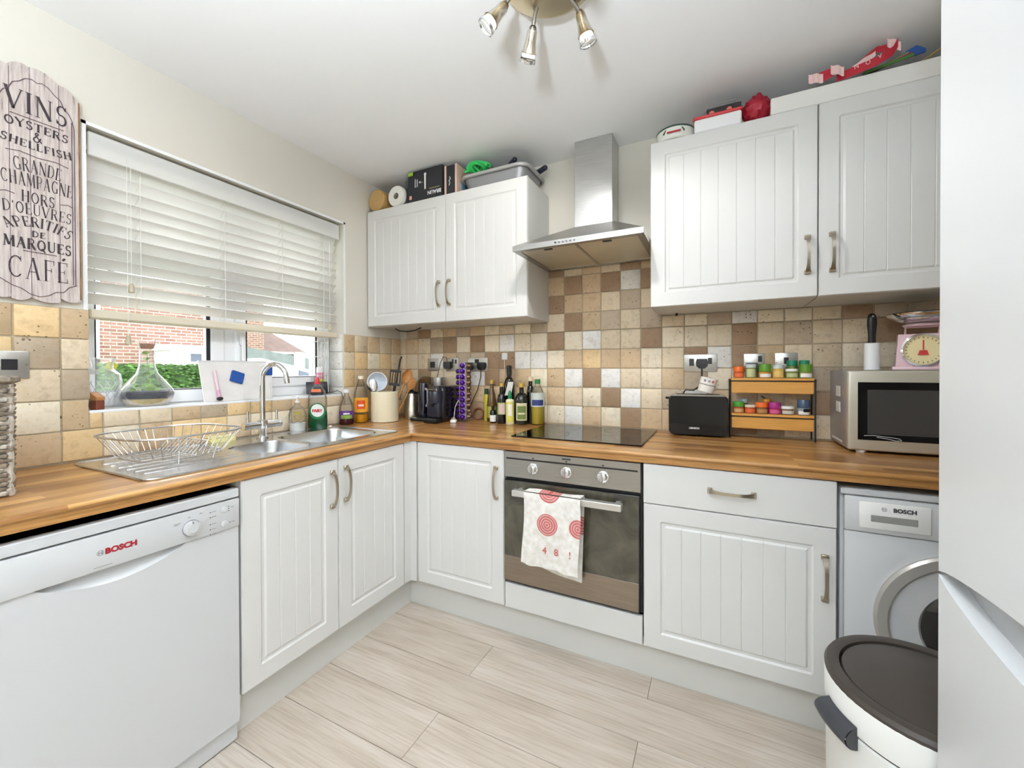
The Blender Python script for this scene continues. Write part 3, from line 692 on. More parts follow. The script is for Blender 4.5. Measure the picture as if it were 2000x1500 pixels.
# pedal bin ------------------------------------------------------------------
bn = thing('waste_bin', 'round white kitchen bin with dark brown lid beside the fridge', 'bin', (2.436, -1.032, 0))
BR = .187
part(bn, 'body', MB().lathe([(BR-.012, 0), (BR-.010, .012), (BR-.004, .03), (BR-.002, .400), (BR-.006, .404)], 56), mat('bin_white', (236, 236, 232), .3))
part(bn, 'seam', MB().lathe([(BR-.006, .403), (BR-.006, .410)], 56, cap=False), BLACK)
part(bn, 'lid_collar', MB().lathe([(BR-.006, .409), (BR, .411), (BR+.001, .478), (BR-.004, .486)], 56, cap=False), mat('bin_white', (236, 236, 232), .3))
LID = mat('dark_brown_lid', (70, 63, 58), .4)
part(bn, 'lid_rim', MB().lathe([(BR, .474), (BR+.001, .486), (BR-.004, .494), (BR-.020, .496), (BR-.028, .493), (BR-.029, .480)], 64, cap=False), LID)
part(bn, 'lid', MB().lathe([(BR-.031, .482), (BR-.034, .490), (BR-.06, .494), (.05, .497), (0, .4975)], 64, cap=False), LID)
hg = MB()
for i, a in enumerate(range(188, 229, 4)): pass
def hgrid(u, v):
    a = R(188+27*u); rr = BR+.001+.030*math.sin(math.pi*v)**.6+.0; return (rr*math.cos(a), rr*math.sin(a), .408+(.0-.052)*(v-.5)-.004)
part(bn, 'handle', MB().grid(16, 10, hgrid).grid(16, 4, lambda u, v: ((BR-.002)*math.cos(R(188+27*u)), (BR-.002)*math.sin(R(188+27*u)), .378+.052*v)).grid(2, 10, lambda u, v: ((BR-.002+u*.030*math.sin(math.pi*v)**.6)*math.cos(R(188)), (BR-.002+u*.030*math.sin(math.pi*v)**.6)*math.sin(R(188)), .430-.052*v)).grid(2, 10, lambda u, v: ((BR-.002+u*.030*math.sin(math.pi*v)**.6)*math.cos(R(215)), (BR-.002+u*.030*math.sin(math.pi*v)**.6)*math.sin(R(215)), .430-.052*v)), mat('slate_plastic', (62, 64, 70), .35), smooth=60)
# ------------------------------------------------------------------ things on the left: sign, sill, sink side
def face(x, y): return math.degrees(math.atan2(-2.2587-y, 2.0136-x))+90
# serif stroke alphabet for the painted sign -----------------------------------
TH, TN, SF = .17, .06, .05
def _sf(x, y, a=.11): return ([(x-a, y), (x+a, y)], SF)
G = {
 'V': (.86, [([(.06, 1), (.42, 0)], TH), ([(.80, 1), (.42, 0)], TN), _sf(.06, 1), _sf(.80, 1)]),
 'I': (.36, [([(.18, 0), (.18, 1)], TH), _sf(.18, 0, .16), _sf(.18, 1, .16)]),
 'N': (.92, [([(.14, 0), (.14, 1)], TN), ([(.14, 1), (.78, 0)], TH), ([(.78, 0), (.78, 1)], TN), _sf(.14, 0), _sf(.14, 1), _sf(.78, 1)]),
 'S': (.66, [(arc(.34, .73, .22, 20, 250, 9, .24)+arc(.32, .26, .24, 80, -160, 9, .26), .11), ([(.55, .98), (.55, .78)], SF), ([(.09, .24), (.09, .04)], SF)]),
 'O': (.88, [(arc(.44, .5, .34, 70, -70, 10, .47), .12), (arc(.44, .5, .34, 70, 290, 10, .47), .12)]),
 'Y': (.84, [([(.06, 1), (.42, .48)], TH), ([(.78, 1), (.42, .48)], TN), ([(.42, .5), (.42, 0)], TH), _sf(.06, 1), _sf(.78, 1), _sf(.42, 0, .15)]),
 'T': (.80, [([(.40, 0), (.40, 1)], TH), ([(.05, .97), (.75, .97)], TN), ([(.06, 1), (.06, .80)], SF), ([(.74, 1), (.74, .80)], SF), _sf(.40, 0, .16)]),
 'E': (.72, [([(.16, 0), (.16, 1)], TH), ([(.05, .97), (.64, .97)], TN), ([(.16, .52), (.48, .52)], TN), ([(.05, .03), (.66, .03)], TN), ([(.64, 1), (.64, .80)], SF), ([(.66, 0), (.66, .22)], SF), ([(.48, .62), (.48, .42)], SF)]),
 'F': (.68, [([(.16, 0), (.16, 1)], TH), ([(.05, .97), (.64, .97)], TN), ([(.16, .52), (.48, .52)], TN), ([(.64, 1), (.64, .78)], SF), ([(.48, .62), (.48, .42)], SF), _sf(.16, 0, .15)]),
 'R': (.84, [([(.16, 0), (.16, 1)], TH), ([(.05, .97), (.40, .97)]+arc(.40, .745, .24, 90, -90, 8, .225)+[(.16, .52)], .08), ([(.42, .52), (.74, 0)], TH), _sf(.16, 0, .14), _sf(.76, 0, .09)]),
 'H': (.92, [([(.17, 0), (.17, 1)], TH), ([(.75, 0), (.75, 1)], TH), ([(.17, .52), (.75, .52)], TN)]+[_sf(a, b, .14) for a in (.17, .75) for b in (0, 1)]),
 'L': (.68, [([(.17, 0), (.17, 1)], TH), ([(.05, .03), (.62, .03)], TN), ([(.62, 0), (.62, .24)], SF), _sf(.17, 1, .14)]),
 'G': (.88, [(arc(.44, .5, .34, 50, 300, 14, .47), .12), ([(.72, .40), (.72, .03)], .13), ([(.54, .42), (.84, .42)], SF), ([(.70, .98), (.70, .76)], SF)]),
 'A': (.90, [([(.44, 1), (.12, 0)], TN), ([(.44, 1), (.76, 0)], TH), ([(.22, .34), (.64, .34)], TN), _sf(.12, 0), _sf(.78, 0, .12)]),
 'D': (.88, [([(.16, 0), (.16, 1)], TH), ([(.05, .97), (.34, .97)]+arc(.34, .5, .42, 90, -90, 12, .47)+[(.05, .03)], .09)]),
 'C': (.84, [(arc(.46, .5, .36, 45, 315, 14, .47), .12), ([(.73, .98), (.73, .74)], SF)]),
 'M': (1.06, [([(.12, 0), (.16, 1)], TN), ([(.16, 1), (.52, .1)], TH), ([(.52, .1), (.88, 1)], TN), ([(.88, 1), (.92, 0)], TH), _sf(.12, 0), _sf(.92, 0, .13), _sf(.14, 1, .09), _sf(.90, 1, .09)]),
 'P': (.76, [([(.16, 0), (.16, 1)], TH), ([(.05, .97), (.40, .97)]+arc(.40, .72, .26, 90, -90, 8, .25)+[(.16, .47)], .08), _sf(.16, 0, .15)]),
 'U': (.88, [([(.16, 1), (.16, .3)]+arc(.44, .3, .28, 180, 270, 6, .27), .13), (arc(.44, .3, .28, 270, 360, 6, .27)+[(.72, 1)], .07), _sf(.16, 1, .14), _sf(.72, 1, .11)]),
 'Q': (.90, [(arc(.44, .5, .34, 70, -70, 10, .47), .12), (arc(.44, .5, .34, 70, 290, 10, .47), .12), ([(.44, .2), (.82, -.14)], .10)]),
 '&': (.95, [([(.86, .02), (.34, .66)]+arc(.42, .80, .14, 200, 20, 6, .18)+[(.20, .42)]+arc(.36, .24, .26, 150, 330, 8, .24)+[(.80, .52)], .10)]),
 "'": (.26, [([(.13, 1), (.11, .76)], .10)]),
 ' ': (.4, []), '-': (.5, [([(.05, .45), (.45, .5)], .10)]),
}
def strip(mb, pts, w, z=0.0):
    P_ = [Vector((x, y, 0)) for x, y in pts]; n = len(P_); V = []
    for i in range(n):
        t = P_[min(i+1, n-1)]-P_[max(i-1, 0)]
        if t.length < 1e-9: t = Vector((1, 0, 0))
        t.normalize(); nn = Vector((-t.y, t.x, 0))*w/2
        V += [tuple(P_[i]+nn+Vector((0, 0, z))), tuple(P_[i]-nn+Vector((0, 0, z)))]
    mb._new(V, [(2*i, 2*i+1, 2*i+3, 2*i+2) for i in range(n-1)])
def serif_word(parent, word, width, height, y, z, m, arch=0.0, x=.0015, accent=False, bold=1.0):
    """a word painted on a board facing +x (local text x -> world +y)"""
    width *= .85; gap = .12; tot = sum(G[c][0] for c in word)+gap*(len(word)-1); sx = width/tot; mb = MB(); cx = 0
    for c in word:
        w, st = G[c]; mid = (cx+w/2)/tot*2-1; dz = -arch*mid*mid; rot = math.atan(-2*arch*mid/(width/2))
        for pts, th in st:
            q = []
            for px, py in pts:
                lx, ly = (px-w/2)*sx, (py-.5)*height
                q.append(((cx+w/2)*sx-width/2+lx*math.cos(rot)-ly*math.sin(rot), dz+lx*math.sin(rot)+ly*math.cos(rot)))
            strip(mb, q, th*min(sx*1.15, height)*1.15*bold)
        cx += w+gap
    if accent: strip(mb, [(width*.40, height*.58), (width*.44, height*.70)], .006)
    return part(parent, 'lettering', mb, m, loc=(x, y, z), rot=(R(90), 0, R(90)), smooth=0, fix=False)
BD, nt, P = node_mat('whitewashed_board')
tc_ = N(nt, 'TexCoord'); mp_ = N(nt, 'Mapping'); mp_.inputs['Scale'].default_value = (40, 40, 3); link(nt, tc_, 'Object', mp_, 0)
n1 = N(nt, 'TexNoise', i_Scale=3.0, i_Detail=7.0, i_Roughness=.65); link(nt, mp_, 0, n1, 'Vector'); r1 = ramp(nt, [(.26, (96, 76, 74)), (.40, (190, 176, 170)), (.7, (222, 212, 206))]); link(nt, n1, 0, r1, 0)
link(nt, r1, 0, P, 'Base Color'); P.inputs['Roughness'].default_value = .75
EDGE = mat('raw_board_edge', (150, 112, 78), .8, var=.4, vscale=30); LINE = mat('sign_line', (104, 84, 92), .8)
sg = thing('wall_sign', 'whitewashed plank wall sign listing wines and oysters left of the window', 'sign', (.002, 0, 0))
SY = -1.741
brd = [(-1.846, -1.802, 2.150, 2.168, 1.448, 1.440), (-1.801, -1.758, 2.176, 2.186, 1.436, 1.444), (-1.757, -1.692, 2.190, 2.172, 1.444, 1.436), (-1.691, -1.644, 2.172, 2.140, 1.450, 1.445)]
for y0, y1, za, zb, ba, bb in brd:
    n = 8; top = []; bot = []
    for i in range(n+1):
        u = i/n; top.append((y0+(y1-y0)*u, za+(zb-za)*u+.010*math.sin(math.pi*u))); bot.append((y0+(y1-y0)*u, ba+(bb-ba)*u-.008*math.sin(math.pi*u)))
    part(sg, 'board', MB().prism(bot+top[::-1], 0, .016, 'yz'), BD, smooth=0)
XS = .0172
part(sg, 'worn_edge', MB().box(0, .0165, -1.6445, -1.6400, 1.452, 2.138), EDGE, smooth=0)
for yg in (-1.8015, -1.7575, -1.6915): part(sg, 'board_gap', MB().box(.0155, .0164, yg-.0007, yg+.0007, 1.45, 2.165), LINE, smooth=0)
for w, wd_, hh, z, ar, bo in (("VINS", .165, .066, 2.070, 0, .75), ("OYSTERS", .168, .026, 2.0, .004, 1), ("&", .026, .030, 1.968, 0, 1.1), ("SHELLFISH", .186, .024, 1.937, -.006, 1), ("GRANDE", .126, .042, 1.870, .003, .8), ("CHAMPAGNE", .188, .042, 1.822, .003, .8), ("HORS", .088, .036, 1.768, 0, .85), ("D'OEUVRES", .182, .036, 1.729, .003, .8), ("APERITIFS", .182, .032, 1.690, .022, .9), ("DE", .036, .019, 1.651, 0, 1.1), ("MARQUES", .178, .034, 1.617, 0, 1.1), ("CAFE", .160, .070, 1.538, 0, .55)):
    serif_word(sg, w, wd_, hh, SY, z, INK, ar, XS, w == 'CAFE', bo)
ln = MB()
for pts in ([(-1.655, 1.50), (-1.655, 2.04)], [(-1.661, 1.50), (-1.661, 2.06)], [(-1.655, 2.04), (-1.660, 2.065), (-1.668, 2.085), (-1.680, 2.098), (-1.688, 2.120), (-1.702, 2.130), (-1.715, 2.146), (-1.730, 2.152), (-1.741, 2.146), (-1.752, 2.152), (-1.767, 2.146), (-1.78, 2.130), (-1.794, 2.120), (-1.802, 2.098), (-1.814, 2.085), (-1.822, 2.065), (-1.83, 2.04)],
            [(-1.652, 1.50), (-1.672, 1.49), (-1.684, 1.472), (-1.702, 1.470), (-1.72, 1.455), (-1.741, 1.448), (-1.762, 1.455), (-1.78, 1.470), (-1.80, 1.478), (-1.83, 1.50)], [(-1.70, 1.592), (-1.775, 1.592)], [(-1.68, 2.022), (-1.80, 2.022)],
            [(-1.67, 1.899), (-1.70, 1.906), (-1.741, 1.902), (-1.78, 1.908), (-1.81, 1.902)], [(-1.69, 1.768), (-1.672, 1.772), (-1.66, 1.766)], [(-1.792, 1.768), (-1.81, 1.772), (-1.825, 1.766)]):
    P3 = [(XS, a, b) for a, b in pts]; ln.tube(P3, .0011, 5)
part(sg, 'painted_border', ln, LINE)

# switch socket on left wall -----------------------------------------------------
PLATE = mat('steel_plate', (196, 194, 188), .32, .85); SOCK = mat('socket_black', (34, 34, 38), .4)
def wall_plate(label, x, z, w, h, rz=0, rockers=((0, 0, .026, .026),), wall='back'):
    t = thing('wall_socket', label, 'socket', (x, -.0085, z) if wall == 'back' else (.0085, x, z), 0 if wall == 'back' else 90)
    part(t, 'face_plate', MB().box(-w/2, w/2, -.005, 0, -h/2, h/2, .003, 2), PLATE)
    for (u, v, a, b) in rockers: part(t, 'rocker', MB().box(u-a/2, u+a/2, -.0078, -.004, v-b/2, v+b/2, .001), SOCK, smooth=0)
    for s_ in (-1, 1): part(t, 'screw', MB().lathe([(.003, 0), (.003, -.001)], 10, (s_*(w/2-.007), -.005, 0), 'y'), mat('screw_steel', (150, 148, 142), .4, .9))
    return t
wall_plate('steel double switch plate behind the wicker basket', -1.806, 1.225, .086, .088, 0, ((0, 0, .034, .034),), 'left')

# wicker basket -------------------------------------------------------------------
bk = thing('wicker_basket', 'grey washed wicker basket on the worktop at the left picture edge', 'basket', (.315, -1.99, ZW))
WK = mat('grey_wicker', (150, 138, 122), .7, var=.45, vscale=60); WK2 = mat('pale_wicker', (196, 188, 176), .7, var=.25, vscale=60)
def ring_path(sc, z, ph, n=96, amp=.0032):
    out = []; base = rrect(-.095*sc, .095*sc, -.100*sc, .100*sc, .022, 4); per = []
    L = [0]
    for i in range(len(base)): a = Vector(base[i]); b = Vector(base[(i+1) % len(base)]); L.append(L[-1]+(b-a).length)
    for k in range(n):
        d = L[-1]*k/n; i = max(j for j in range(len(base)) if L[j] <= d+1e-9); a = Vector(base[i]); b = Vector(base[(i+1) % len(base)]); l = (b-a).length
        p_ = a+(b-a)*((d-L[i])/l if l > 1e-9 else 0); t = (b-a).normalized() if l > 1e-9 else Vector((1, 0)); nn = Vector((t.y, -t.x))
        p_ = p_+nn*amp*(1 if (k+ph) % 2 else -1)*1.0; out.append((p_.x, p_.y, z))
    return out
for k in range(24): part(bk, 'weave_strand', MB().tube(ring_path(1+.0010*k, .010+.0118*k, (k % 2), 72), .0058, 5, True), WK if k % 5 else WK2)
part(bk, 'rim_braid', MB().tube(ring_path(1.06, .297, 0, 72, .002), .0095, 6, True), WK)
for cx, cy in ((.090, .095), (.090, -.095), (-.090, .095), (-.090, -.095)): part(bk, 'corner_stake', MB().tube([(cx+.002*math.sin(k*2.1), cy+.002*math.cos(k*2.1), .002+.0149*k) for k in range(20)], [.0055+.0025*(k % 2) for k in range(20)], 6), WK2)
if True: part(bk, 'base', MB().box(-.09, .09, -.095, .095, .001, .01), WK)
part(bk, 'loop_handle', MB().tube([(0, .07, .295), (.0, .075, .33), (0, .055, .362), (0, .02, .372), (0, -.03, .372), (0, -.06, .35), (0, -.07, .295)], .009, 8), mat('tan_wicker', (190, 140, 92), .7, var=.3, vscale=50))

# drainer rack ----------------------------------------------------------------------
rk = thing('dish_rack', 'empty wire dish rack standing on the sink drainer', 'dish rack', (.272, -1.487, ZW+.0075), 4)
WIRE = mat('bright_wire', (205, 203, 200), .25, .9)
def rr3(w, l, r, z, n=6): return [(x, y, z) for x, y in rrect(-w/2, w/2, -l/2, l/2, r, n)]
part(rk, 'rim_wire', MB().tube(rr3(.345, .350, .10, .094, 10), .0034, 8, True), WIRE)
part(rk, 'base_wire', MB().tube(rr3(.270, .255, .09, .016, 10), .0022, 6, True), WIRE)
wv = MB()
def rimx(y, hx=.1725, hy=.175, r=.10): y = min(abs(y), hy); return hx if y < hy-r else hx-r+math.sqrt(max(0, r*r-(y-hy+r)**2))
for i in range(13):
    y = -.108+.018*i; bx_ = rimx(y, .135, .1275, .09); wv.tube([(-rimx(y*1.35), y*1.35, .093), (-bx_, y, .018), (bx_, y, .018), (rimx(y*1.35), y*1.35, .093)], .0014, 5)
for i in range(5):
    x = -.07+.035*i; wv.tube([(x*1.2, -.174, .093), (x, -.1275, .018), (x, .1275, .018), (x*1.2, .174, .093)], .0014, 5)
part(rk, 'basket_wires', wv, WIRE)
pw = MB(); pw.tube([(-.10, .045, .062), (.12, .045, .062)], .002, 6)
for i in range(12):
    x = -.10+.02*i; pw.tube([(x, .005, .018), (x, .045, .062), (x, .085, .018)], .0014, 5)
part(rk, 'plate_divider', pw, WIRE)
for sx_, sy_ in ((1, 1), (1, -1), (-1, 1), (-1, -1)): part(rk, 'foot', MB().tube([(sx_*.130, sy_*.06, .018), (sx_*.130, sy_*.058, .0), (sx_*.132, sy_*.054, .0), (sx_*.148, sy_*.06, .05)], .0018, 6), WIRE)

# sponge ------------------------------------------------------------------------------
sg_ = thing('sponge', 'yellow washing up sponge behind the sink', 'sponge', (.040, -1.205, ZW+.0005), 92)
part(sg_, 'foam', MB().box(-.052, .052, -.026, .026, 0, .022, .005, 2), mat('yellow_foam', (236, 226, 150), .9, bump=.6, bscale=160))
part(sg_, 'scourer', MB().box(-.052, .052, -.026, .026, -.0, .008, .003).move(0, -.0005, .0225), mat('pale_yellow_scourer', (240, 232, 176), .95, bump=.8, bscale=200))

# bottles -------------------------------------------------------------------------------
def bottle(name, label, x, y, prof, m, cap=None, lab=None, liquid=None, sx=1.0, sy=1.0, rz=None, z=ZW+.0005, cat='bottle', group=None, seg=28, labs=()):
    t = thing(name, label, cat, (x, y, z), face(x, y) if rz is None else rz, group)
    part(t, 'body', MB().lathe(prof, seg, sx=sx, sy=sy), m)
    if liquid:
        pr, lm = liquid; part(t, 'liquid', MB().lathe(pr, seg, sx=sx, sy=sy), lm)
    if cap: c0, c1, cr, cm = cap; part(t, 'cap', MB().lathe([(cr, c0), (cr, c1-.002), (cr-.002, c1), (0, c1)], 20), cm)
    for L in ([lab] if lab else [])+list(labs):
        z0, z1, r_, lm, half = L
        part(t, 'label', MB().lathe([(r_, z0), (r_, z1)], 16, sx=sx, sy=sy, a0=-90-half, a1=-90+half, cap=False), lm, smooth=60)
    return t
def bprof(r, hs, rn, h, sh=.6):
    """cylinder of radius r to height hs, rounded shoulder to neck rn, total h"""
    k = (h-hs)*sh; return [(r*.86, 0), (r, .006), (r, hs)]+[(rn+(r-rn)*math.cos(R(a)), hs+k*math.sin(R(a))) for a in (20, 40, 60, 80)]+[(rn, hs+k*1.02), (rn, h)]
PETC = thin_glass('clear_pet', (246, 248, 250), .7, .05)
# hand soap
soap = bottle('soap_bottle', 'clear hand soap bottle with a little white soap left, left of the green one', .058, -.845, [(.036, 0), (.040, .006), (.041, .09), (.034, .118), (.018, .132), (.013, .136), (.013, .150)], PETC, (.150, .160, .011, PLAS), None, ([(.0, .003), (.036, .004), (.039, .045), (0, .045)], mat('white_soap', (240, 238, 230), .4)), 1.0, .75)
part(soap, 'pump', MB().tube([(0, 0, .158), (0, 0, .178), (0, -.004, .182), (.0, -.028, .180)], .0045, 8), PLAS)
part(soap, 'droplet_print', MB().lathe([(0, 0), (.0085, 0)], 16, (.0, -.0312, .098), 'y'), mat('lime_print', (214, 208, 70), .6))
part(soap, 'wave_print', MB().tube([(-.034, -.0185, .06), (-.018, -.028, .048), (0, -.0315, .056), (.016, -.029, .048), (.033, -.0185, .058)], .0012, 5), mat('slate_print', (92, 104, 120), .6))
# washing up liquid
GRN = mat('green_liquid', (18, 92, 52), .15, coat=.4)
fa = bottle('washing_up_liquid', 'half full green washing up liquid bottle with red cap by the sink', .064, -.728, [(.046, 0), (.050, .008), (.051, .05), (.048, .10), (.050, .14), (.048, .175), (.040, .205), (.026, .226), (.014, .236), (.012, .245)], PETC, (.243, .252, .016, mat('red_cap', (206, 30, 48), .35)), None, ([(.0, .003), (.046, .004), (.049, .012), (.0495, .05), (.047, .096), (0, .096)], GRN), 1.0, .62, 30)
part(fa, 'nozzle', MB().lathe([(.012, .252), (.010, .266), (.006, .276), (0, .278)], 16), MATS['red_cap'])
lb = part(fa, 'label', MB().lathe([(0, -.0005), (.044, -.0005), (.044, 0), (.041, .0005)], 32, (.012, -.0335, .098), 'y'), mat('green_label', (30, 120, 70), .5))
part(lb, 'label_centre', MB().lathe([(0, -.0015), (.034, -.0012), (.0345, 0)], 32, (.012, -.0338, .102), 'y'), mat('label_white', (244, 244, 240), .5))
txt(lb, 'lettering', 'FAIRY', .0205, mat('fairy_red', (206, 22, 40), .5), (.012, -.0365, .100), thick=.0011)
part(fa, 'shoulder_print', MB().lathe([(.0425, .200), (.034, .216)], 12, sx=1, sy=.64, a0=-130, a1=-50, cap=False), mat('orange_print', (232, 116, 70), .5))
# squash bottles
pu = bottle('squash_bottle', 'small squash bottle with purple label and dark dregs by the tiled wall', .062, -.532, [(.036, 0), (.041, .01), (.041, .085), (.038, .11), (.030, .135), (.019, .158), (.014, .168), (.014, .19)], PETC, (.186, .205, .0165, PLAS), (.038, .082, .0416, mat('purple_label', (96, 52, 138), .5), 75), ([(0, .003), (.036, .004), (.039, .012), (.039, .034), (0, .034)], mat('blackcurrant', (86, 32, 40), .2)),
    labs=((.038, .058, .0419, mat('leaf_label', (140, 170, 70), .5), 45), (.062, .070, .0419, MATS['label_white'], 25)))
og = bottle('squash_bottle', 'tall squash bottle with orange label beside the utensil crock', .064, -.424, [(.037, 0), (.042, .01), (.042, .13), (.041, .16), (.034, .20), (.022, .235), (.014, .252), (.014, .268)], PETC, (.264, .284, .0165, mat('cream_cap', (240, 232, 214), .4)), (.064, .152, .0426, mat('orange_label', (238, 168, 48), .5), 80), ([(0, .003), (.037, .004), (.040, .012), (.0405, .05), (0, .05)], mat('orange_juice', (232, 160, 20), .2)),
    labs=((.084, .136, .0430, mat('orange_fruit', (226, 84, 30), .5), 34), (.100, .112, .0433, mat('fruit_text', (248, 214, 190), .5), 22)))
# utensil crock -------------------------------------------------------------------------
CRX, CRY = .155, -.318
cr = thing('utensil_crock', 'cream cylindrical utensil crock in the corner of the worktop', 'utensil pot', (CRX, CRY, ZW+.0005))
part(cr, 'pot', MB().lathe([(.0, .004), (.078, .004), (.078, 0), (.083, .003), (.083, .185), (.080, .187), (.077, .185), (.077, .02), (0, .018)], 48, cap=False), mat('cream_glaze', (240, 230, 200), .35))
def utensil(name, label, cat, build, x, y, z=.02, tilt=(0, 0), rz=0):
    t = thing(name, label, cat, (CRX+x, CRY+y, ZW+z)); t.rotation_euler = (R(tilt[0]), R(tilt[1]), R(rz)); build(t); return t
WOOD = mat('spoon_wood', (190, 130, 70), .55, var=.3, vscale=20, aniso=(3, 3, .6)); NYL = mat('black_nylon', (28, 28, 30), .4)
def b_spoon(t):
    part(t, 'handle', MB().tube([(0, 0, 0), (0, 0, .24)], [.006, .0055], 10), WOOD)
    part(t, 'spoon_bowl', MB().grid(14, 12, lambda u, v: (.030*math.sin(math.pi*(.04+.92*v))**.8*(2*u-1), .014*(1-(2*u-1)**2)*math.sin(math.pi*v), .235+.092*v)), WOOD, smooth=80)
    part(t, 'bowl_back', MB().grid(14, 12, lambda u, v: (.031*math.sin(math.pi*(.03+.94*v))**.8*(2*u-1), .005+.018*(1-(2*u-1)**2)*math.sin(math.pi*v), .233+.096*v)), WOOD, smooth=80)
fc = face(CRX, CRY)
utensil('wooden_spoon', 'tall wooden spoon leaning right in the crock', 'spoon', b_spoon, .030, .015, .02, (0, 22), fc)
def b_spoon2(t):
    part(t, 'handle', MB().tube([(0, 0, 0), (0, 0, .2)], [.006, .005], 10), WOOD)
    part(t, 'spoon_bowl', MB().sph((0, 0, .225), .028, (1, .35, 1.4), 16, 10), WOOD)
utensil('wooden_spoon', 'shorter wooden spoon leaning far right behind the tall one', 'spoon', b_spoon2, .050, .048, .025, (0, 25), fc)
def b_turner(t):
    part(t, 'handle', MB().tube([(0, 0, 0), (0, 0, .20)], .006, 10), NYL)
    m = MB().box(-.034, .034, -.0015, .0015, .285, .30)
    for k in range(5): m.box(-.034+.0152*k, -.027+.0152*k, -.0015, .0015, .215, .287)
    m.box(-.034, .034, -.0015, .0015, .20, .217); part(t, 'slotted_blade', m, NYL, smooth=0)
utensil('slotted_turner', 'black slotted turner standing in the crock', 'turner', b_turner, .022, .030, .02, (0, 6), fc)
def b_ladle(t):
    part(t, 'handle', MB().tube([(0, 0, 0), (0, 0, .19)], .0055, 10), NYL)
    part(t, 'ladle_bowl', MB().sph((0, .01, .215), .040, (1, .5, 1), 18, 10), NYL)
utensil('ladle', 'black nylon ladle at the left of the crock', 'ladle', b_ladle, -.040, .020, .015, (0, -14), fc)
def b_sieve(t):
    part(t, 'handle', MB().tube([(0, 0, 0), (0, 0, .17)], .005, 8), PLAS)
    part(t, 'rim_ring', MB().tube([(.058*math.cos(R(a)), 0, .222+.058*math.sin(R(a))) for a in range(0, 360, 12)], .0028, 6, True), PLAS)
    part(t, 'mesh_bowl', MB().grid(16, 16, lambda u, v: (.057*v*math.cos(2*math.pi*u), .040*(1-v*v), .222+.057*v*math.sin(2*math.pi*u))), mat('sieve_mesh', (214, 222, 234), .5), smooth=80)
utensil('sieve', 'round white sieve standing in the crock', 'sieve', b_sieve, -.022, -.040, .025, (0, 0), fc)
def b_sserve(t):
    part(t, 'handle', MB().tube([(0, 0, 0), (0, 0, .17)], .004, 8), STEEL)
    m = MB().sph((0, 0, .205), .026, (1, .22, 1.5), 18, 10); part(t, 'spoon_bowl', m, CHROME)
utensil('serving_spoon', 'steel slotted serving spoon in front of the sieve', 'spoon', b_sserve, .012, -.058, .025, (0, -10), fc)
def b_whisk(t): part(t, 'handle', MB().tube([(0, 0, 0), (0, 0, .33), (.004, 0, .345)], [.003, .0055, .004], 8), NYL); part(t, 'hanging_tip', MB().sph((.004, 0, .345), .006), NYL)
utensil('skimmer', 'thin black handle rising highest from the crock', 'utensil', b_whisk, .010, .045, .06, (0, 10), fc)
# kettle ----------------------------------------------------------------------------------
kt = thing('kettle', 'steel kettle with black handle between the crock and coffee machine', 'kettle', (.222, -.145, ZW+.0005), face(.222, -.145))
part(kt, 'body', MB().lathe([(.050, 0), (.054, .01), (.053, .03), (.042, .14), (.037, .165)], 32), make_brushed('kettle_steel', (214, 208, 196), .3, (20, 20, 60)))
part(kt, 'lid', MB().lathe([(.037, .165), (.034, .176), (.012, .184), (.008, .196), (0, .198)], 24), BLACK)
part(kt, 'handle', MB().tube([(.028, -.01, .168), (.048, -.03, .172), (.058, -.04, .15), (.060, -.042, .09), (.042, -.03, .04)], .0085, 10), BLACK)
# round glass lid leaning behind
gl_ = thing('saucepan_cover', 'round glass pan lid leaning on the tiles behind the kettle', 'lid', (.262, -.045, ZW+.001), 0)
part(gl_, 'glass_disc', MB().lathe([(0, -.010), (.06, -.008), (.092, 0)], 36, (0, 0, .186), 'y'), thin_glass('lid_glass', (226, 224, 214), .8)); part(gl_, 'steel_band', MB().tube([(.093*math.cos(R(a)), 0, .186+.093*math.sin(R(a))) for a in range(0, 360, 10)], .003, 6, True), STEEL)
part(gl_, 'stand', MB().box(-.05, .05, -.02, .012, 0, .010, .003).box(-.008, .008, -.004, .004, .008, .1), BLACK)
# coffee machine ---------------------------------------------------------------------------
cm = thing('coffee_machine', 'black capsule coffee machine with milk frother in the worktop corner', 'coffee machine', (.487, -.165, ZW+.0005), 0)
part(cm, 'body', MB().box(-.052, .056, -.07, .112, .0, .222, .028, 4), mat('charcoal_gloss', (26, 26, 30), .18, coat=.4))
part(cm, 'front_column', MB().box(-.046, .046, -.105, -.06, .03, .125, .012, 3), mat('blue_black_plastic', (42, 44, 58), .25))
part(cm, 'brew_head', MB().lathe([(.046, .118), (.048, .15), (.046, .185), (.034, .208), (.012, .216), (0, .217)], 28, (0, -.075, 0)), MATS['blue_black_plastic'])
part(cm, 'lever', MB().tube([(-.03, -.10, .19), (-.02, -.122, .20), (.02, -.122, .20), (.03, -.10, .19)], .005, 8), mat('bronze_lever', (140, 132, 110), .3, .8))
part(cm, 'spout', MB().lathe([(.010, .10), (.014, .122)], 14, (0, -.108, 0)), BLACK)
part(cm, 'drip_tray', MB().box(-.048, .048, -.135, -.06, 0, .030, .008, 2), BLACK)
part(cm, 'side_base', MB().box(-.195, -.05, -.085, .06, 0, .022, .010, 2), BLACK)
part(cm, 'frother', MB().lathe([(.030, .022), (.032, .03), (.032, .225), (.028, .236), (0, .238)], 28, (-.150, .0, 0)), mat('navy_gloss', (22, 24, 44), .12, coat=.4))
part(cm, 'grip', MB().tube([(-.118, -.02, .20), (-.098, -.025, .19), (-.096, -.025, .11), (-.112, -.02, .09)], .008, 8), mat('grey_grip', (160, 162, 160), .35))
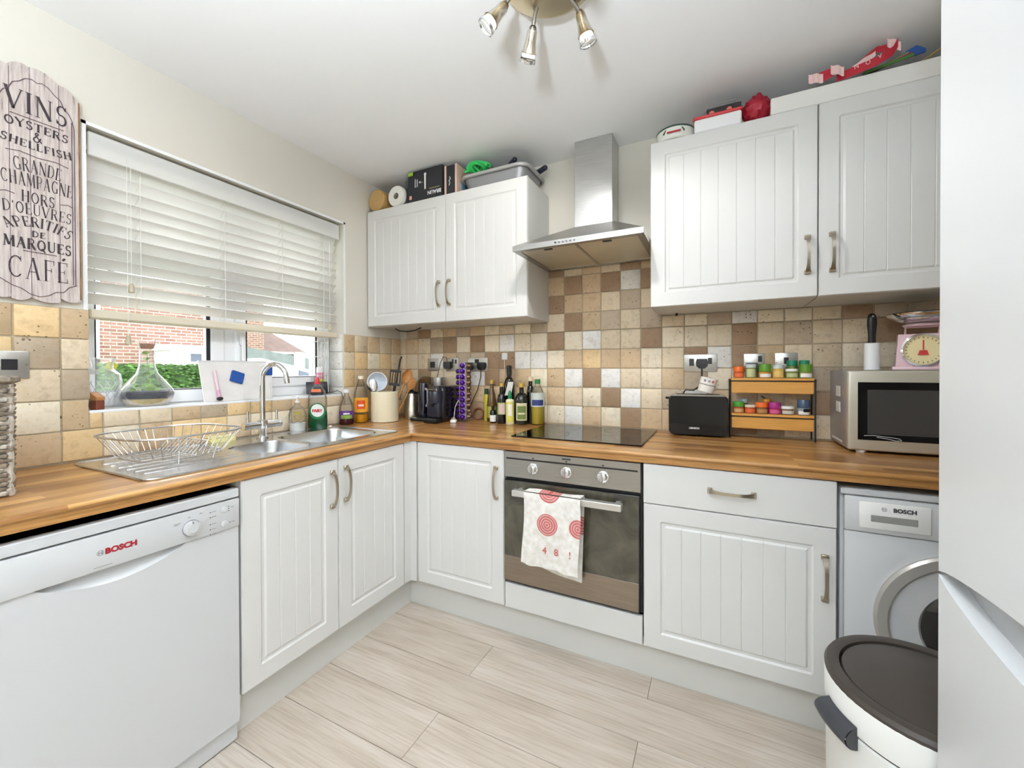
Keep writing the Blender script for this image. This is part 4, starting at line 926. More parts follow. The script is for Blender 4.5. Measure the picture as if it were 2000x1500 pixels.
part(cm, 'steel_tank', MB().lathe([(.040, .02), (.042, .20), (.046, .212), (.046, .268), (.042, .270), (.040, .26)], 32, (-.085, .07, 0)), STEEL)
# capsule tower ------------------------------------------------------------------------------
TX, TY = .600, -.105
tow = thing('capsule_tower', 'tall clear square tower holding coffee capsules beside the coffee machine', 'capsule holder', (TX, TY, ZW+.0005), 18)
part(tow, 'base', MB().box(-.036, .036, -.036, .036, 0, .004, .001), thin_glass('acrylic', (240, 240, 245), .9))
m = MB()
for a in (-1, 1):
    for b in (-1, 1): m.tube([(a*.0205, b*.0205, .004), (a*.0205, b*.0205, .366)], .0018, 6)
for z in (.366, .02): m.tube([(.0205, .0205, z), (-.0205, .0205, z), (-.0205, -.0205, z), (.0205, -.0205, z)], .0018, 6, True)
part(tow, 'wire_frame', m, CHROME)
FOIL = mat('purple_foil', (86, 36, 150), .22, .7); FOILR = mat('purple_rim', (150, 110, 200), .3, .7); FOILB = mat('bronze_foil', (116, 92, 70), .28, .7); FOILC = mat('bronze_rim', (168, 148, 122), .3, .7)
def capsule(fm, rm, label, group):
    t = thing('coffee_capsule', label, 'capsule', (0, 0, 0), 0, group)
    part(t, 'cup', MB().lathe([(.0150, -.005), (.0135, -.020), (.009, -.027), (0, -.029)], 18, (0, 0, 0), 'y'), fm); part(t, 'rim', MB().lathe([(.0150, -.005), (.0180, -.004), (.0180, -.0025), (0, -.0025)], 18, (0, 0, 0), 'y'), rm); return t
cp = capsule(FOIL, FOILR, 'purple foil coffee capsule in the front column of the tower', 'purple capsules, front column')
cs = capsule(FOIL, FOILR, 'purple foil coffee capsule in the left column of the tower', 'purple capsules, left column')
cb_ = capsule(FOILB, FOILC, 'bronze foil coffee capsule in the right column of the tower', 'bronze capsules, right column')
a = R(18); ORD = 'first second third fourth fifth sixth seventh eighth ninth tenth'.split()
for proto, dx, dy, rz, lo in ((cp, 0, -.020, 18, 0), (cs, -.020, 0, 18-90, 1), (cb_, .020, 0, 18+90, 0)):
    wx, wy = TX+dx*math.cos(a)-dy*math.sin(a), TY+dx*math.sin(a)+dy*math.cos(a)
    for k in range(lo and 0, 10-lo):
        loc = (wx, wy, ZW+.028+.0352*k)
        lbl = '%s foil coffee capsule, %s from the bottom of the %s column' % ('bronze' if proto is cb_ else 'purple', ORD[k], {cp: 'front', cs: 'left', cb_: 'right'}[proto])
        if k == 0: proto.location = loc; proto.rotation_euler = (0, 0, R(rz)); proto['label'] = lbl
        else: copy_of(proto, loc, rz, lbl)
# cork ring trivet and loose plug
solo('trivet', MB().tube([(.036*math.cos(R(q)), 0, .040+.036*math.sin(R(q))) for q in range(0, 360, 12)], .0055, 8, True), mat('red_brown_cork', (132, 72, 46), .7), 'red brown ring trivet leaning on the tiles right of the capsule tower', 'trivet', (.655, -.030, ZW+.0005), 0, rot=(R(-12), 0, 0))
pg = thing('power_plug', 'loose white plug lying on the worktop beside the coffee machine', 'plug', (.590, -.200, ZW+.0005), 20)
part(pg, 'plug_body', MB().box(-.018, .018, -.016, .016, 0, .018, .005, 2), PLAS); part(pg, 'pin', MB().box(-.004, .004, -.003, .003, .018, .034).box(-.012, -.008, -.002, .002, .018, .03).box(.008, .012, -.002, .002, .018, .03), CHROME, smooth=0)
part(pg, 'cable', MB().tube([(0, .016, .009), (-.01, .05, .03), (-.005, .06, .09), (.012, .07, .13), (.02, .10, .10)], .002, 6), PLAS)

# oils and vinegars ------------------------------------------------------------------------
DG = mat('dark_bottle_glass', (20, 26, 18), .08, coat=.5); DB = mat('black_bottle_glass', (14, 14, 16), .08, coat=.5); GOLD = mat('gold_cap', (214, 178, 96), .3, .6)
bottle('oil_bottle', 'slim yellow bottle with dark green top at the left of the bottles', .722, -.034, bprof(.0155, .125, .010, .20), mat('yellow_green_bottle', (196, 190, 70), .2), (.15, .20, .0125, mat('dark_green_cap', (18, 70, 40), .4)))
bottle('vinegar_bottle', 'brown vinegar bottle with gold cap at the left of the bottles', .772, -.052, [(.028, 0), (.031, .006), (.031, .10), (.022, .16), (.012, .20), (.012, .24)], mat('brown_vinegar', (96, 66, 28), .1, coat=.5), (.232, .256, .0145, GOLD), (.025, .095, .0314, mat('olive_label', (176, 168, 84), .5), 80))
bottle('sauce_bottle', 'smallest dark bottle with white label in front of the vinegar', .812, -.110, bprof(.0195, .055, .008, .098), DG, (.09, .103, .010, BLACK), (.010, .048, .0199, MATS['label_white'], 75))
bottle('vinegar_bottle', 'dark bottle with gold cap and pink white label in the middle of the bottles', .872, -.112, bprof(.0265, .13, .011, .226, .5), DB, (.218, .240, .0145, GOLD), (.055, .125, .0269, mat('green_edge_label', (170, 190, 110), .5), 70), labs=((.060, .118, .0272, mat('pink_label', (222, 196, 190), .5), 42),))
tb = bottle('wine_bottle', 'tallest black bottle with silver tag behind the middle bottles', .888, -.046, bprof(.034, .19, .0135, .325), DB, (.285, .344, .0155, BLACK))
tg = MB().prism([(-.026, .165), (.012, .165), (.026, .245), (-.006, .245)], -.0385, -.0375, 'xz'); part(tb, 'silver_tag', tg, mat('silver_tag', (206, 204, 198), .3, .6))
bottle('lemon_bottle', 'yellow and white bottle with green nozzle cap among the dark bottles', .932, -.123, bprof(.0245, .135, .012, .155), mat('lemon_white', (236, 232, 196), .4), (.150, .162, .013, mat('green_cap', (20, 128, 78), .4)), (.015, .13, .0249, mat('lemon_label', (226, 216, 96), .5), 55), labs=((.05, .12, .0252, mat('lemon_text', (244, 242, 226), .5), 30),))
lm = [o for o in bpy.data.objects if o.get('label', '').startswith('yellow and white bottle')][0]; part(lm, 'nozzle', MB().lathe([(.013, .16), (.009, .185), (.005, .195), (0, .196)], 14), MATS['green_cap'])
ol = bottle('olive_oil_bottle', 'large dark olive oil bottle with gold cap and green label', .990, -.088, bprof(.0395, .135, .013, .222, .55), DG, (.215, .240, .018, GOLD), (.025, .125, .0399, mat('cream_oil_label', (220, 212, 176), .5), 50), labs=((.032, .108, .0403, mat('green_oil_label', (116, 134, 72), .5), 38), (.06, .07, .0406, MATS['cream_oil_label'], 30)))
bottle('oil_bottle', 'dark bottle with cream stopper behind the large olive oil bottle', 1.022, -.032, bprof(.022, .17, .0115, .258), DB, (.25, .276, .016, mat('cream_stopper', (222, 206, 176), .5)))
bottle('oil_bottle', 'clear sunflower oil bottle with green cap at the right of the bottles', 1.079, -.058, [(.035, 0), (.040, .008), (.039, .06), (.040, .15), (.038, .175), (.028, .205), (.014, .228), (.014, .24)], PETC, (.236, .262, .0165, mat('bright_green_cap', (34, 120, 60), .4)), (.105, .185, .0405, mat('pale_oil_label', (206, 214, 208), .5), 75), ([(0, .003), (.034, .004), (.038, .012), (.037, .06), (.038, .15), (.036, .17), (0, .17)], mat('sunflower_oil', (196, 172, 58), .12, coat=.3)),
    labs=((.112, .145, .0409, mat('blue_oil_label', (52, 62, 120), .5), 52),))
# wall plates on the back wall, left part
wall_plate('small square steel switch behind the coffee machine', .2925, 1.240, .086, .086, 0, ((0, 0, .040, .040),))
s2_ = wall_plate('steel single socket with a black plug, left of the capsule tower', .452, 1.240, .098, .088, 0, ((.028, .018, .014, .026), (.005, .02, .012, .03)))
def plug(t, x, z, m=None):
    p_ = part(t, 'plug', MB().prism([(-.022, .024), (.022, .024), (.027, .010), (.025, -.012), (.012, -.024), (-.012, -.024), (-.025, -.012), (-.027, .010)], -.030, 0, 'xz').move(x, -.005, z), m or BLACK, smooth=50); return p_
plug(s2_, -.024, -.006)
s3_ = wall_plate('steel double socket with two black plugs right of the capsule tower', .645, 1.237, .148, .088, 0, ((-.004, .022, .03, .026),))
plug(s3_, -.052, -.010); plug(s3_, .040, -.010)
wsw = thing('cable_holder', 'small white square hook with hanging white cable on tiles', 'hook', (.840, -.0085, 1.287)); part(wsw, 'face_plate', MB().box(-.019, .019, -.008, 0, -.022, .022, .003), PLAS); part(wsw, 'cable', MB().tube([(0, -.006, -.02), (.001, -.006, -.09), (.0, -.012, -.13)], .002, 6), PLAS)
CB = mat('black_cable', (26, 26, 28), .5)
solo('power_cable', MB().tube([(.428, -.035, 1.250), (.424, -.04, 1.285), (.40, -.04, 1.292), (.372, -.035, 1.25), (.352, -.03, 1.19), (.335, -.03, 1.14), (.33, -.03, 1.05)], .0022, 6), CB, 'thin black cable arching from the single socket down to the coffee machine', 'cable')
solo('power_cable', MB().tube([(.593, -.038, 1.205), (.600, -.03, 1.15), (.596, -.03, 1.05), (.59, -.03, .95)], .003, 6), CB, 'black cable hanging from the left plug of the double socket', 'cable')
solo('power_cable', MB().tube([(.685, -.038, 1.205), (.683, -.035, 1.16), (.66, -.035, 1.08), (.630, -.04, 1.02), (.615, -.05, .98), (.60, -.05, .93)], .003, 6), CB, 'black cable slanting from the right plug of the double socket', 'cable')

HAZE = thin_glass('hazy_glass'); nt = HAZE.node_tree; df = N(nt, 'BsdfDiffuse'); df.inputs[0].default_value = (.9, .92, .93, 1); tr_ = N(nt, 'BsdfTranslucent'); tr_.inputs[0].default_value = (.9, .92, .93, 1)
a1 = N(nt, 'AddShader'); link(nt, df, 0, a1, 0); link(nt, tr_, 0, a1, 1); mh = N(nt, 'MixShader'); mh.inputs[0].default_value = .045
_src = nt.nodes['Material Output'].inputs[0].links[0].from_node; link(nt, _src, 0, mh, 1); link(nt, a1, 0, mh, 2); link(nt, mh, 0, nt.nodes['Material Output'], 0)
# window sill --------------------------------------------------------------------------------
ZS = WZ0+.0005
vs_ = thing('glass_vase', 'wide clear glass vase at the left end of the window sill', 'vase', (-.062, -1.560, ZS))
part(vs_, 'vessel', MB().lathe([(.030, 0), (.034, .004), (.036, .02), (.048, .07), (.054, .105), (.050, .130), (.032, .148), (.030, .165), (.040, .192), (.038, .192), (.028, .165), (.030, .147), (.048, .129), (.051, .105), (.045, .07), (.033, .02), (0, .008)], 40, cap=False), HAZE)
vr = MB()
for k in range(14):
    a0 = 2*math.pi*k/14; vr.tube([((.036+.018*math.sin(math.pi*.5*t))*math.cos(a0+.9*t), (.036+.018*math.sin(math.pi*.5*t))*math.sin(a0+.9*t), .018+.087*t) for t in (0, .25, .5, .75, 1)], .0012, 5)
part(vs_, 'swirl_ribs', vr, mat('rib_glass', (214, 218, 224), .1, alpha=.55))
te = thing('terrarium_bottle', 'flared glass carafe terrarium with dark gravel and green plants on sill', 'terrarium', (-.066, -1.424, ZS))
tprof = [(.058, 0), (.062, .003), (.082, .025), (.088, .048), (.082, .068), (.060, .100), (.036, .130), (.027, .16), (.024, .20), (.025, .235), (.034, .262), (.036, .268)]
part(te, 'vessel', MB().lathe(tprof, 48, cap=False), HAZE)
part(te, 'sand_layer', MB().lathe([(.0, .004), (.058, .004), (.078, .025), (.0795, .030), (0, .030)], 40), mat('sand', (204, 184, 130), .9, bump=.6, bscale=300, var=.3, vscale=120))
part(te, 'gravel_layer', MB().lathe([(0, .030), (.080, .030), (.0855, .046), (.083, .058), (.06, .056), (.03, .062), (0, .056)], 40), mat('dark_gravel', (52, 56, 66), .8, bump=1.0, bscale=170, var=.5, vscale=110))
random.seed(11); lf = mat('terrarium_leaf', (128, 160, 74), .6)
for k in range(26):
    z = random.choice((.065, .08, .10, .13, .16, .19, .215)); rr = .05 if z < .09 else .018; aa = random.uniform(0, 6.28); q = random.uniform(.006, .011)
    part(te, 'leaf', MB().grid(3, 3, lambda u, v: ((2*u-1)*q*math.sin(math.pi*(.1+.8*v)), (v-.5)*q*2.2, .002*math.sin(3*u))), lf, loc=(rr*random.random()*math.cos(aa), rr*random.random()*math.sin(aa), z), rot=(random.uniform(-1, 1), random.uniform(-1, 1), aa))
part(te, 'stem', MB().tube([(0, 0, .055), (.004, .002, .12), (-.004, .003, .18), (.002, 0, .225)], .0016, 5), lf)
part(te, 'cork', MB().lathe([(0, .232), (.022, .232), (.026, .252), (.0, .254)], 24), mat('cork', (150, 104, 80), .8, var=.3, vscale=60))
bx_ = thing('wooden_block', 'small brown wooden block at the left end of the sill', 'block', (-.022, -1.590, ZS), 18)
part(bx_, 'base', MB().box(-.016, .016, -.014, .014, 0, .034, .002), mat('red_brown_wood', (128, 66, 44), .6, var=.3, vscale=40)); part(bx_, 'slanted_top', MB().prism([(-.016, .034), (.016, .034), (.016, .046), (-.016, .064)], -.014, .014, 'xz'), mat('light_brown_wood', (196, 138, 84), .6, var=.3, vscale=40))
yd = thing('sun_catcher', 'small yellow disc hanging against the window glass behind the vase', 'ornament', (-.106, -1.520, 0)); part(yd, 'disc', MB().lathe([(0, -.002), (.016, -.002), (.018, 0), (.016, .002), (0, .002)], 24, (0, 0, 1.222), 'x'), mat('yellow_plastic', (206, 200, 40), .4)); part(yd, 'thread', MB().tube([(0, 0, 1.24), (0, 0, 1.42)], .0006, 4), PLAS)
# message board leaning on the window
wb = thing('message_board', 'blank whiteboard leaning on the sill behind the tap', 'whiteboard', (-.024, -1.082, ZS), 90); tl_ = -14
wbm = MB().box(-.155, .155, 0, .006, 0, .192, .002); wbm.xf(Matrix.Rotation(R(tl_), 4, 'X')); part(wb, 'panel', wbm, mat('smudged_white', (232, 228, 224), .3, var=.08, vscale=14))
wbf = MB().box(-.157, .157, -.001, .007, .188, .194).xf(Matrix.Rotation(R(tl_), 4, 'X')); part(wb, 'top_edge', wbf, mat('grey_edge', (206, 206, 206), .4))
def on_board(x, z, y=-.0): v = Matrix.Rotation(R(tl_), 4, 'X') @ Vector((x, y, z)); return v
mg = thing('eraser', 'square blue eraser stuck on the whiteboard', 'eraser', (-.024, -1.082, ZS), 90)
part(mg, 'pad', MB().box(-.029, .029, -.012, 0, -.027, .027, .003).xf(Matrix.Translation((-.002, -.0006, .112)) @ Matrix.Rotation(R(20), 4, 'Y')).xf(Matrix.Rotation(R(tl_), 4, 'X')), mat('blue_felt', (26, 78, 156), .7))
mg2 = thing('cloth_pad', 'small blue and white pad behind the tap neck', 'pad', (-.045, -.935, ZS), 90)
part(mg2, 'pad', MB().box(-.024, .024, -.006, 0, .118, .165, .004), mat('blue_felt', (26, 78, 156), .7)); part(mg2, 'stand', MB().box(-.026, .026, 0, .006, 0, .168, .002), PLAS)
pn = thing('board_pen', 'pink whiteboard pen with black tip leaning on the board', 'pen', (-.020, -1.178, ZS), 90)
part(pn, 'barrel', MB().tube([on_board(0, .012, -.008), on_board(-.006, .145, -.010)], .0056, 10), mat('pale_pink', (236, 202, 214), .4)); part(pn, 'grip', MB().tube([on_board(0, .010, -.008), on_board(-.002, .052, -.0085)], .0066, 10), mat('mid_pink', (226, 166, 196), .4)); part(pn, 'tip', MB().sph(on_board(0, .012, -.009), .012, (1.1, 1, .75)), BLACK)
# wire stand with pens, speaker
wrk = thing('wire_stand', 'tall chrome wire holder at the right end of the sill', 'holder', (-.072, -.600, ZS)); m = MB()
for k in range(14):
    a = 2*math.pi*k/14; m.tube([(.036*math.cos(a), .048*math.sin(a), .002), (.036*math.cos(a), .048*math.sin(a), .308 if k % 3 else .322)], .0015, 5)
part(wrk, 'upright_wires', m, CHROME)
for z in (.004, .11, .22, .308): part(wrk, 'hoop', MB().tube([(.036*math.cos(R(q)), .048*math.sin(R(q)), z) for q in range(0, 360, 15)], .0018, 6, True), CHROME)
pc = thing('spray_can', 'small can with white and pink label inside the wire holder', 'can', (-.072, -.606, ZS+.002)); part(pc, 'body', MB().lathe([(.021, 0), (.022, .004), (.022, .115), (.018, .128)], 24), mat('can_pink', (206, 120, 150), .4)); part(pc, 'cap', MB().lathe([(.0185, .126), (.018, .155), (.012, .160), (0, .160)], 20), PLAS); part(pc, 'label', MB().lathe([(.0225, .05), (.0225, .09)], 20, cap=False), mat('can_lime', (176, 190, 60), .5))
spk = thing('smart_display', 'small black screen device behind the washing up liquid', 'device', (-.026, -.660, ZS), 60); part(spk, 'screen', MB().box(-.056, .056, -.010, 0, .004, .078, .010, 2).xf(Matrix.Rotation(R(-16), 4, 'X')), BLACK); part(spk, 'stand', MB().box(-.03, .03, -.004, .028, 0, .012, .003), DKGREY)
solo('power_cable', MB().tube([(-.03, -.62, ZS+.006), (-.01, -.575, ZS+.012), (0.012, -.555, ZS+.022), (.018, -.53, ZS+.012), (.016, -.515, ZS-.03)], .002, 6), CB, 'short black cable drooping off the right end of the sill', 'cable')

solo('power_cable', MB().tube([(.10, -.16, 1.4785), (.14, -.16, 1.462), (.20, -.155, 1.455), (.26, -.15, 1.462), (.30, -.14, 1.4785)], .003, 6), CB, 'dark cable sagging under the left wall cabinet', 'cable')
# ------------------------------------------------------------------ right of the hob
wp = wall_plate('steel double socket with one black plug above the toaster', 1.9365, 1.234, .151, .086, 0, ((-.040, .004, .022, .036), (.043, .010, .018, .030)))
plug(wp, .008, -.004)
wp2 = wall_plate('steel single socket with grey plug behind the spice jars', 2.167, 1.233, .086, .086, 0, ((.024, .018, .016, .028),)); plug(wp2, -.010, -.024, mat('grey_plug', (92, 94, 98), .5))
wall_plate('steel switch plate behind the green lidded spice jars', 2.294, 1.233, .088, .088, 0, ((.0, .008, .018, .030),))
# toaster
tt = thing('toaster', 'black two slice toaster with glossy front right of the hob', 'toaster', (1.930, -.145, ZW+.0005), 2)
part(tt, 'body', MB().box(-.128, .128, 0, .112, .008, .192, .020, 4), mat('toaster_side', (40, 40, 42), .3, .3))
part(tt, 'front_panel', MB().prism(rrect(-.127, .122, .010, .188, .018, 5), -.006, .004, 'xz'), BLACK_G)
part(tt, 'top_plate', MB().box(-.118, .118, .012, .100, .186, .196, .004), mat('toaster_top', (196, 190, 178), .3, .7))
for yy in (.034, .072): part(tt, 'slot', MB().box(-.095, .095, yy, yy+.018, .1955, .1975), BLACK, smooth=0)
part(tt, 'lever', MB().box(-.146, -.126, .04, .07, .172, .182, .003), BLACK)
txt(tt, 'lettering', 'BOSCH', .0115, mat('silver_print', (220, 220, 222), .4), (-.012, -.0068, .040), thick=.0006); logo(tt, -.034, -.0066, .040, .0046, MATS['silver_print'])
solo('power_cable', MB().tube([(1.944, -.036, 1.210), (1.944, -.03, 1.17), (1.935, -.022, 1.12), (1.905, -.022, 1.098), (1.87, -.03, 1.100), (1.85, -.022, 1.07)], .0035, 6), CB, 'black cable from the plug above the toaster curling behind it', 'cable')
tn = thing('round_tin', 'small white round tin tilted on top of the toaster', 'tin', (1.980, -.108, ZW+.199), 0); tn.rotation_euler = (0, R(14), 0)
part(tn, 'body', MB().lathe([(.034, 0), (.036, .002), (.036, .034), (.034, .035)], 32).move(-.02, 0, .006), mat('tin_white', (238, 234, 226), .35)); part(tn, 'lid', MB().lathe([(.037, .037), (.037, .066), (.035, .068), (0, .068)], 32).move(-.02, 0, .006), MATS['tin_white'])
part(tn, 'band', MB().lathe([(.0368, .035), (.0368, .038)], 32, cap=False).move(-.02, 0, .006), DKGREY)
for q, c_ in ((-112, (150, 150, 170)), (-84, (170, 160, 170)), (-58, (196, 110, 80))): part(tn, 'motif', MB().lathe([(0, 0), (.006, -.0004)], 12, (0, 0, 0), 'y').xf(Matrix.Translation((-.02+.0374*math.cos(R(q)), .0374*math.sin(R(q)), .060)) @ Matrix.Rotation(R(q+90), 4, 'Z')), mat('motif_%d' % (q+200), c_, .6))
# spice rack
sr = thing('spice_rack', 'two tier bamboo and black wire spice rack between toaster and microwave', 'rack', (2.226, -.100, ZW+.0005), 0)
BAM = mat('bamboo', (226, 166, 82), .45, var=.14, vscale=6, aniso=(1, 6, 14)); FRM = mat('black_wire', (28, 28, 30), .4)
for zz in (.052, .214):
    part(sr, 'front_rail', MB().box(-.155, .157, .0, .010, zz-.006, zz+.046, .001), BAM, smooth=0); part(sr, 'shelf_board', MB().box(-.156, .158, -.004, .088, zz+.051, zz+.062, .001), BAM, smooth=0)
    part(sr, 'shelf_wire', MB().tube([(-.158, -.002, zz+.0485), (.160, -.002, zz+.0485)], .0024, 6), FRM)
    part(sr, 'back_rail', MB().box(-.155, .157, .080, .088, zz+.03, zz+.05, .001), BAM, smooth=0)
for xx in (-.1615, .1625):
    part(sr, 'side_frame', MB().tube([(xx, 0, .0), (xx, 0, .270), (xx, .084, .270), (xx, .084, 0)], .0032, 8), FRM)
part(sr, 'brace', MB().tube([(-.03, .0925, .19), (.075, .0925, .12)], .0026, 6), FRM)
JG = thin_glass('jar_glass', (244, 244, 240), .6)
def jar(x, y, z, r, h, lid, content, lab, label, lidh=.020, txt_=None, labh=None):
    t = thing('spice_jar', label, 'jar', (x, y, z), 20, 'spice jars on the bamboo rack')
    part(t, 'body', MB().lathe([(r*.92, 0), (r, .003), (r, h-lidh-.003), (r*.9, h-lidh)], 24), content)
    part(t, 'lid', MB().lathe([(r*1.02, h-lidh), (r*1.02, h-.002), (r*.97, h), (0, h)], 24), lid)
    if lab: part(t, 'label', MB().lathe([(r*1.015, .003), (r*1.015, labh or (h-lidh)*.7)], 18, a0=-165, a1=-15, cap=False), lab, smooth=60)
    return t
def jm(n, c, r=.4): return mat(n, c, r)
OR, CR_, LG, YG, DGN, BLU, MAG, OCH, WH_ = jm('lid_orange', (238, 112, 34)), jm('lid_cream', (226, 212, 188)), jm('lid_leaf', (96, 150, 40)), jm('lid_ochre', (196, 140, 40)), jm('lid_teal', (20, 140, 104)), jm('lid_blue', (176, 190, 206)), jm('lid_magenta', (176, 40, 130)), jm('content_ochre', (214, 150, 60)), MATS['label_white']
RC, GC, YC, BC = jm('content_red', (196, 92, 50), .3), jm('content_green', (132, 146, 70), .3), jm('content_yellow', (226, 186, 96), .3), jm('content_brown', (132, 96, 62), .3)
LTM = jm('lid_pale', (206, 216, 216)); OL = jm('label_orange', (232, 112, 60)); GLB = jm('label_green', (196, 202, 150)); YL = jm('label_yellow', (232, 196, 110)); ML = jm('label_magenta', (214, 96, 150))
zu, zl = ZW+.2775, ZW+.1155
jar(2.101, -.0745, zu, .0225, .052, OR, RC, OL, 'orange lidded spice jar, leftmost on the upper shelf', .024)
jar(2.149, -.0745, zu, .0205, .062, LTM, GC, GLB, 'pale lidded jar with green label, second on the upper shelf', .016, labh=.04)
jar(2.205, -.0745, zu, .0245, .062, LG, OCH, WH_, 'leaf green lidded jar with white label on the upper shelf', .034, labh=.018)
jar(2.256, -.0745, zu, .0215, .058, LTM, YC, YL, 'pale lidded jar with yellow contents on the upper shelf', .016)
jar(2.306, -.0750, zu, .0235, .040, WH_, GC, GLB, 'short white lidded jar in front of a teal lid, upper shelf', .011)
jar(2.357, -.0745, zu, .0240, .060, LG, GC, WH_, 'green lidded jar with white label, rightmost on the upper shelf', .030, labh=.020)
jar(2.313, -.0295, zu, .0190, .078, DGN, GC, None, 'teal lidded jar at the back of the upper shelf, left one', .024)
jar(2.360, -.0295, zu, .0190, .078, DGN, GC, None, 'teal lidded jar at the back of the upper shelf, right one', .024)
jar(2.100, -.0745, zl, .0225, .052, jm('lid_green', (80, 160, 50)), RC, jm('label_mix', (222, 176, 120)), 'bright green lidded jar, leftmost on the lower shelf', .024)
jar(2.147, -.0745, zl, .0220, .038, CR_, RC, OL, 'short cream lidded jar, second on the lower shelf', .011)
jar(2.193, -.0745, zl, .0235, .050, OR, BC, jm('label_tan', (186, 136, 86)), 'orange lidded jar in the middle of the lower shelf', .022)
jar(2.243, -.0745, zl, .0235, .052, MAG, jm('content_pink', (196, 60, 110), .3), ML, 'magenta lidded jar on the lower shelf', .026)
jar(2.291, -.0745, zl, .0245, .036, WH_, BC, jm('label_grey', (206, 202, 190)), 'short white lidded jar on the lower shelf', .011)
jar(2.121, -.0295, zl, .019, .062, BLU, BC, None, 'pale blue lidded jar at the back of the lower shelf', .018); jar(2.215, -.0295, zl, .019, .064, jm('lid_amber', (232, 160, 40)), BC, None, 'amber lidded jar at the back of the lower shelf', .020)
gdr = jar(2.350, -.0745, zl, .0235, .066, jm('grinder_blue', (72, 92, 120), .15), jm('grinder_body', (150, 158, 168), .15), WH_, 'blue grey pepper grinder jar at the right end of the lower shelf', .034, labh=.018); part(gdr, 'badge', MB().prism(rrect(-.014, .014, .014, .028, .005, 4), -.0250, -.0242, 'xz'), BLACK)
# microwave
mw = thing('microwave', 'silver microwave oven with dark glass door at the right end of worktop', 'microwave', (2.456, -.285, ZW+.0005))
MS = mat('silver_grey_case', (176, 176, 180), .38, .55); MF = mat('champagne_silver', (206, 200, 184), .34, .5)
part(mw, 'case', MB().box(.0, .49, .018, .272, .010, .310, .006, 2), MS)
part(mw, 'door_frame', MB().box(.0, .49, -.004, .018, .009, .310, .008, 3), MF)
part(mw, 'door_glass', MB().box(.030, .345, -.0055, -.002, .050, .266), BLACK_G, smooth=0)
part(mw, 'door_window', MB().box(.058, .315, -.0062, -.004, .072, .238), mat('smoke_mesh', (66, 64, 62), .18, coat=.4), smooth=0)
part(mw, 'control_panel', MB().box(.365, .478, -.0055, -.002, .03, .28), BLACK_G, smooth=0)
sw_ = MB().tube([(.048, -.0072, .066), (.075, -.0072, .068), (.12, -.0072, .064), (.150, -.0072, .060), (.156, -.0072, .054), (.140, -.0072, .052), (.115, -.0072, .058), (.085, -.0072, .062)], .0011, 5); part(mw, 'printed_swoosh', sw_, mat('silver_print', (220, 220, 222), .4))
for zz in (.205, .142): part(mw, 'sticker', MB().box(-.0012, .001, .105, .165, zz, zz+.042), PLAS, smooth=0)
part(mw, 'vent_strip', MB().box(-.0014, .001, .075, .225, .024, .032), MATS['silver_print'], smooth=0)
for xx, yy in ((.045, .02), (.44, .02), (.045, .24), (.44, .24)): part(mw, 'foot', MB().lathe([(.014, 0), (.018, .011)], 18, (xx, yy, 0)), PLAS)
ZM = ZW+.3115
lr = thing('lint_roller', 'upright white lint roller with black handle on the microwave', 'lint roller', (2.560, -.162, ZM)); part(lr, 'roll', MB().lathe([(.019, 0), (.0245, .001), (.0245, .106), (.019, .107)], 32), PLAS); part(lr, 'handle', MB().lathe([(.012, .106), (.0125, .14), (.0155, .18), (.0155, .20), (.012, .218), (.005, .224), (0, .225)], 20, sy=.7), BLACK); part(lr, 'hang_hole', MB().lathe([(.004, -.012), (.004, .012)], 12, (0, 0, .212), 'y'), GREY)
ks = thing('kitchen_scale', 'pink kitchen scale with round dial and steel bowl on the microwave', 'scale', (2.712, -.150, ZM), -14); PK = mat('pink_enamel', (236, 202, 208), .3)
part(ks, 'body', MB().prism([(-.076, .012), (.076, .012), (.068, .136), (-.068, .136)], -.045, .045, 'xz'), PK, smooth=0); part(ks, 'base', MB().box(-.086, .086, -.055, .055, 0, .013, .004, 2), PK)
dl = part(ks, 'dial_face', MB().lathe([(0, -.003), (.055, -.003), (.056, 0)], 40, (0, -.0455, .075), 'y'), mat('cream_dial', (240, 222, 170), .5)); part(dl, 'dial_rim', MB().lathe([(.055, 0), (.062, -.002), (.062, -.010), (.056, -.013), (.054, -.006)], 44, (0, -.045, .075), 'y', cap=False), CHROME)
part(dl, 'needle', MB().box(-.0018, .0018, -.0508, -.0496, .075, .112).prism([(-.015, .056), (.015, .056), (.010, .074), (-.010, .074)], -.0508, -.0496, 'xz'), mat('needle_red', (206, 52, 44), .5))
mk = MB()
for q in range(0, 360, 15): mk.box(-.0009, .0009, -.0495, -.0486, .044, .050 if q % 45 else .052).xf(Matrix.Identity(4)) if False else mk.tube([(.044*math.cos(R(q)), -.0492, .075+.044*math.sin(R(q))), (.050*math.cos(R(q)), -.0492, .075+.050*math.sin(R(q)))], .0009, 4)
part(dl, 'dial_marks', mk, DKGREY)['kind'] = 'stuff'
part(ks, 'bracket', MB().tube([(-.046, 0, .134), (-.046, 0, .166), (.046, 0, .166), (.046, 0, .134)], .005, 8), PK); part(ks, 'tray_plate', MB().lathe([(.052, .166), (.056, .172), (.05, .176)], 28), PK)
part(ks, 'bowl', MB().lathe([(.03, .177), (.07, .184), (.100, .204), (.104, .214), (.1035, .2145), (.098, .206), (.068, .187), (.0, .180)], 44, cap=False), CHROME)
part(ks, 'bowl_liner', MB().lathe([(.104, .214), (.100, .2175), (.06, .206), (0, .2)], 40, cap=False), mat('dark_bowl', (60, 58, 56), .25, .6))

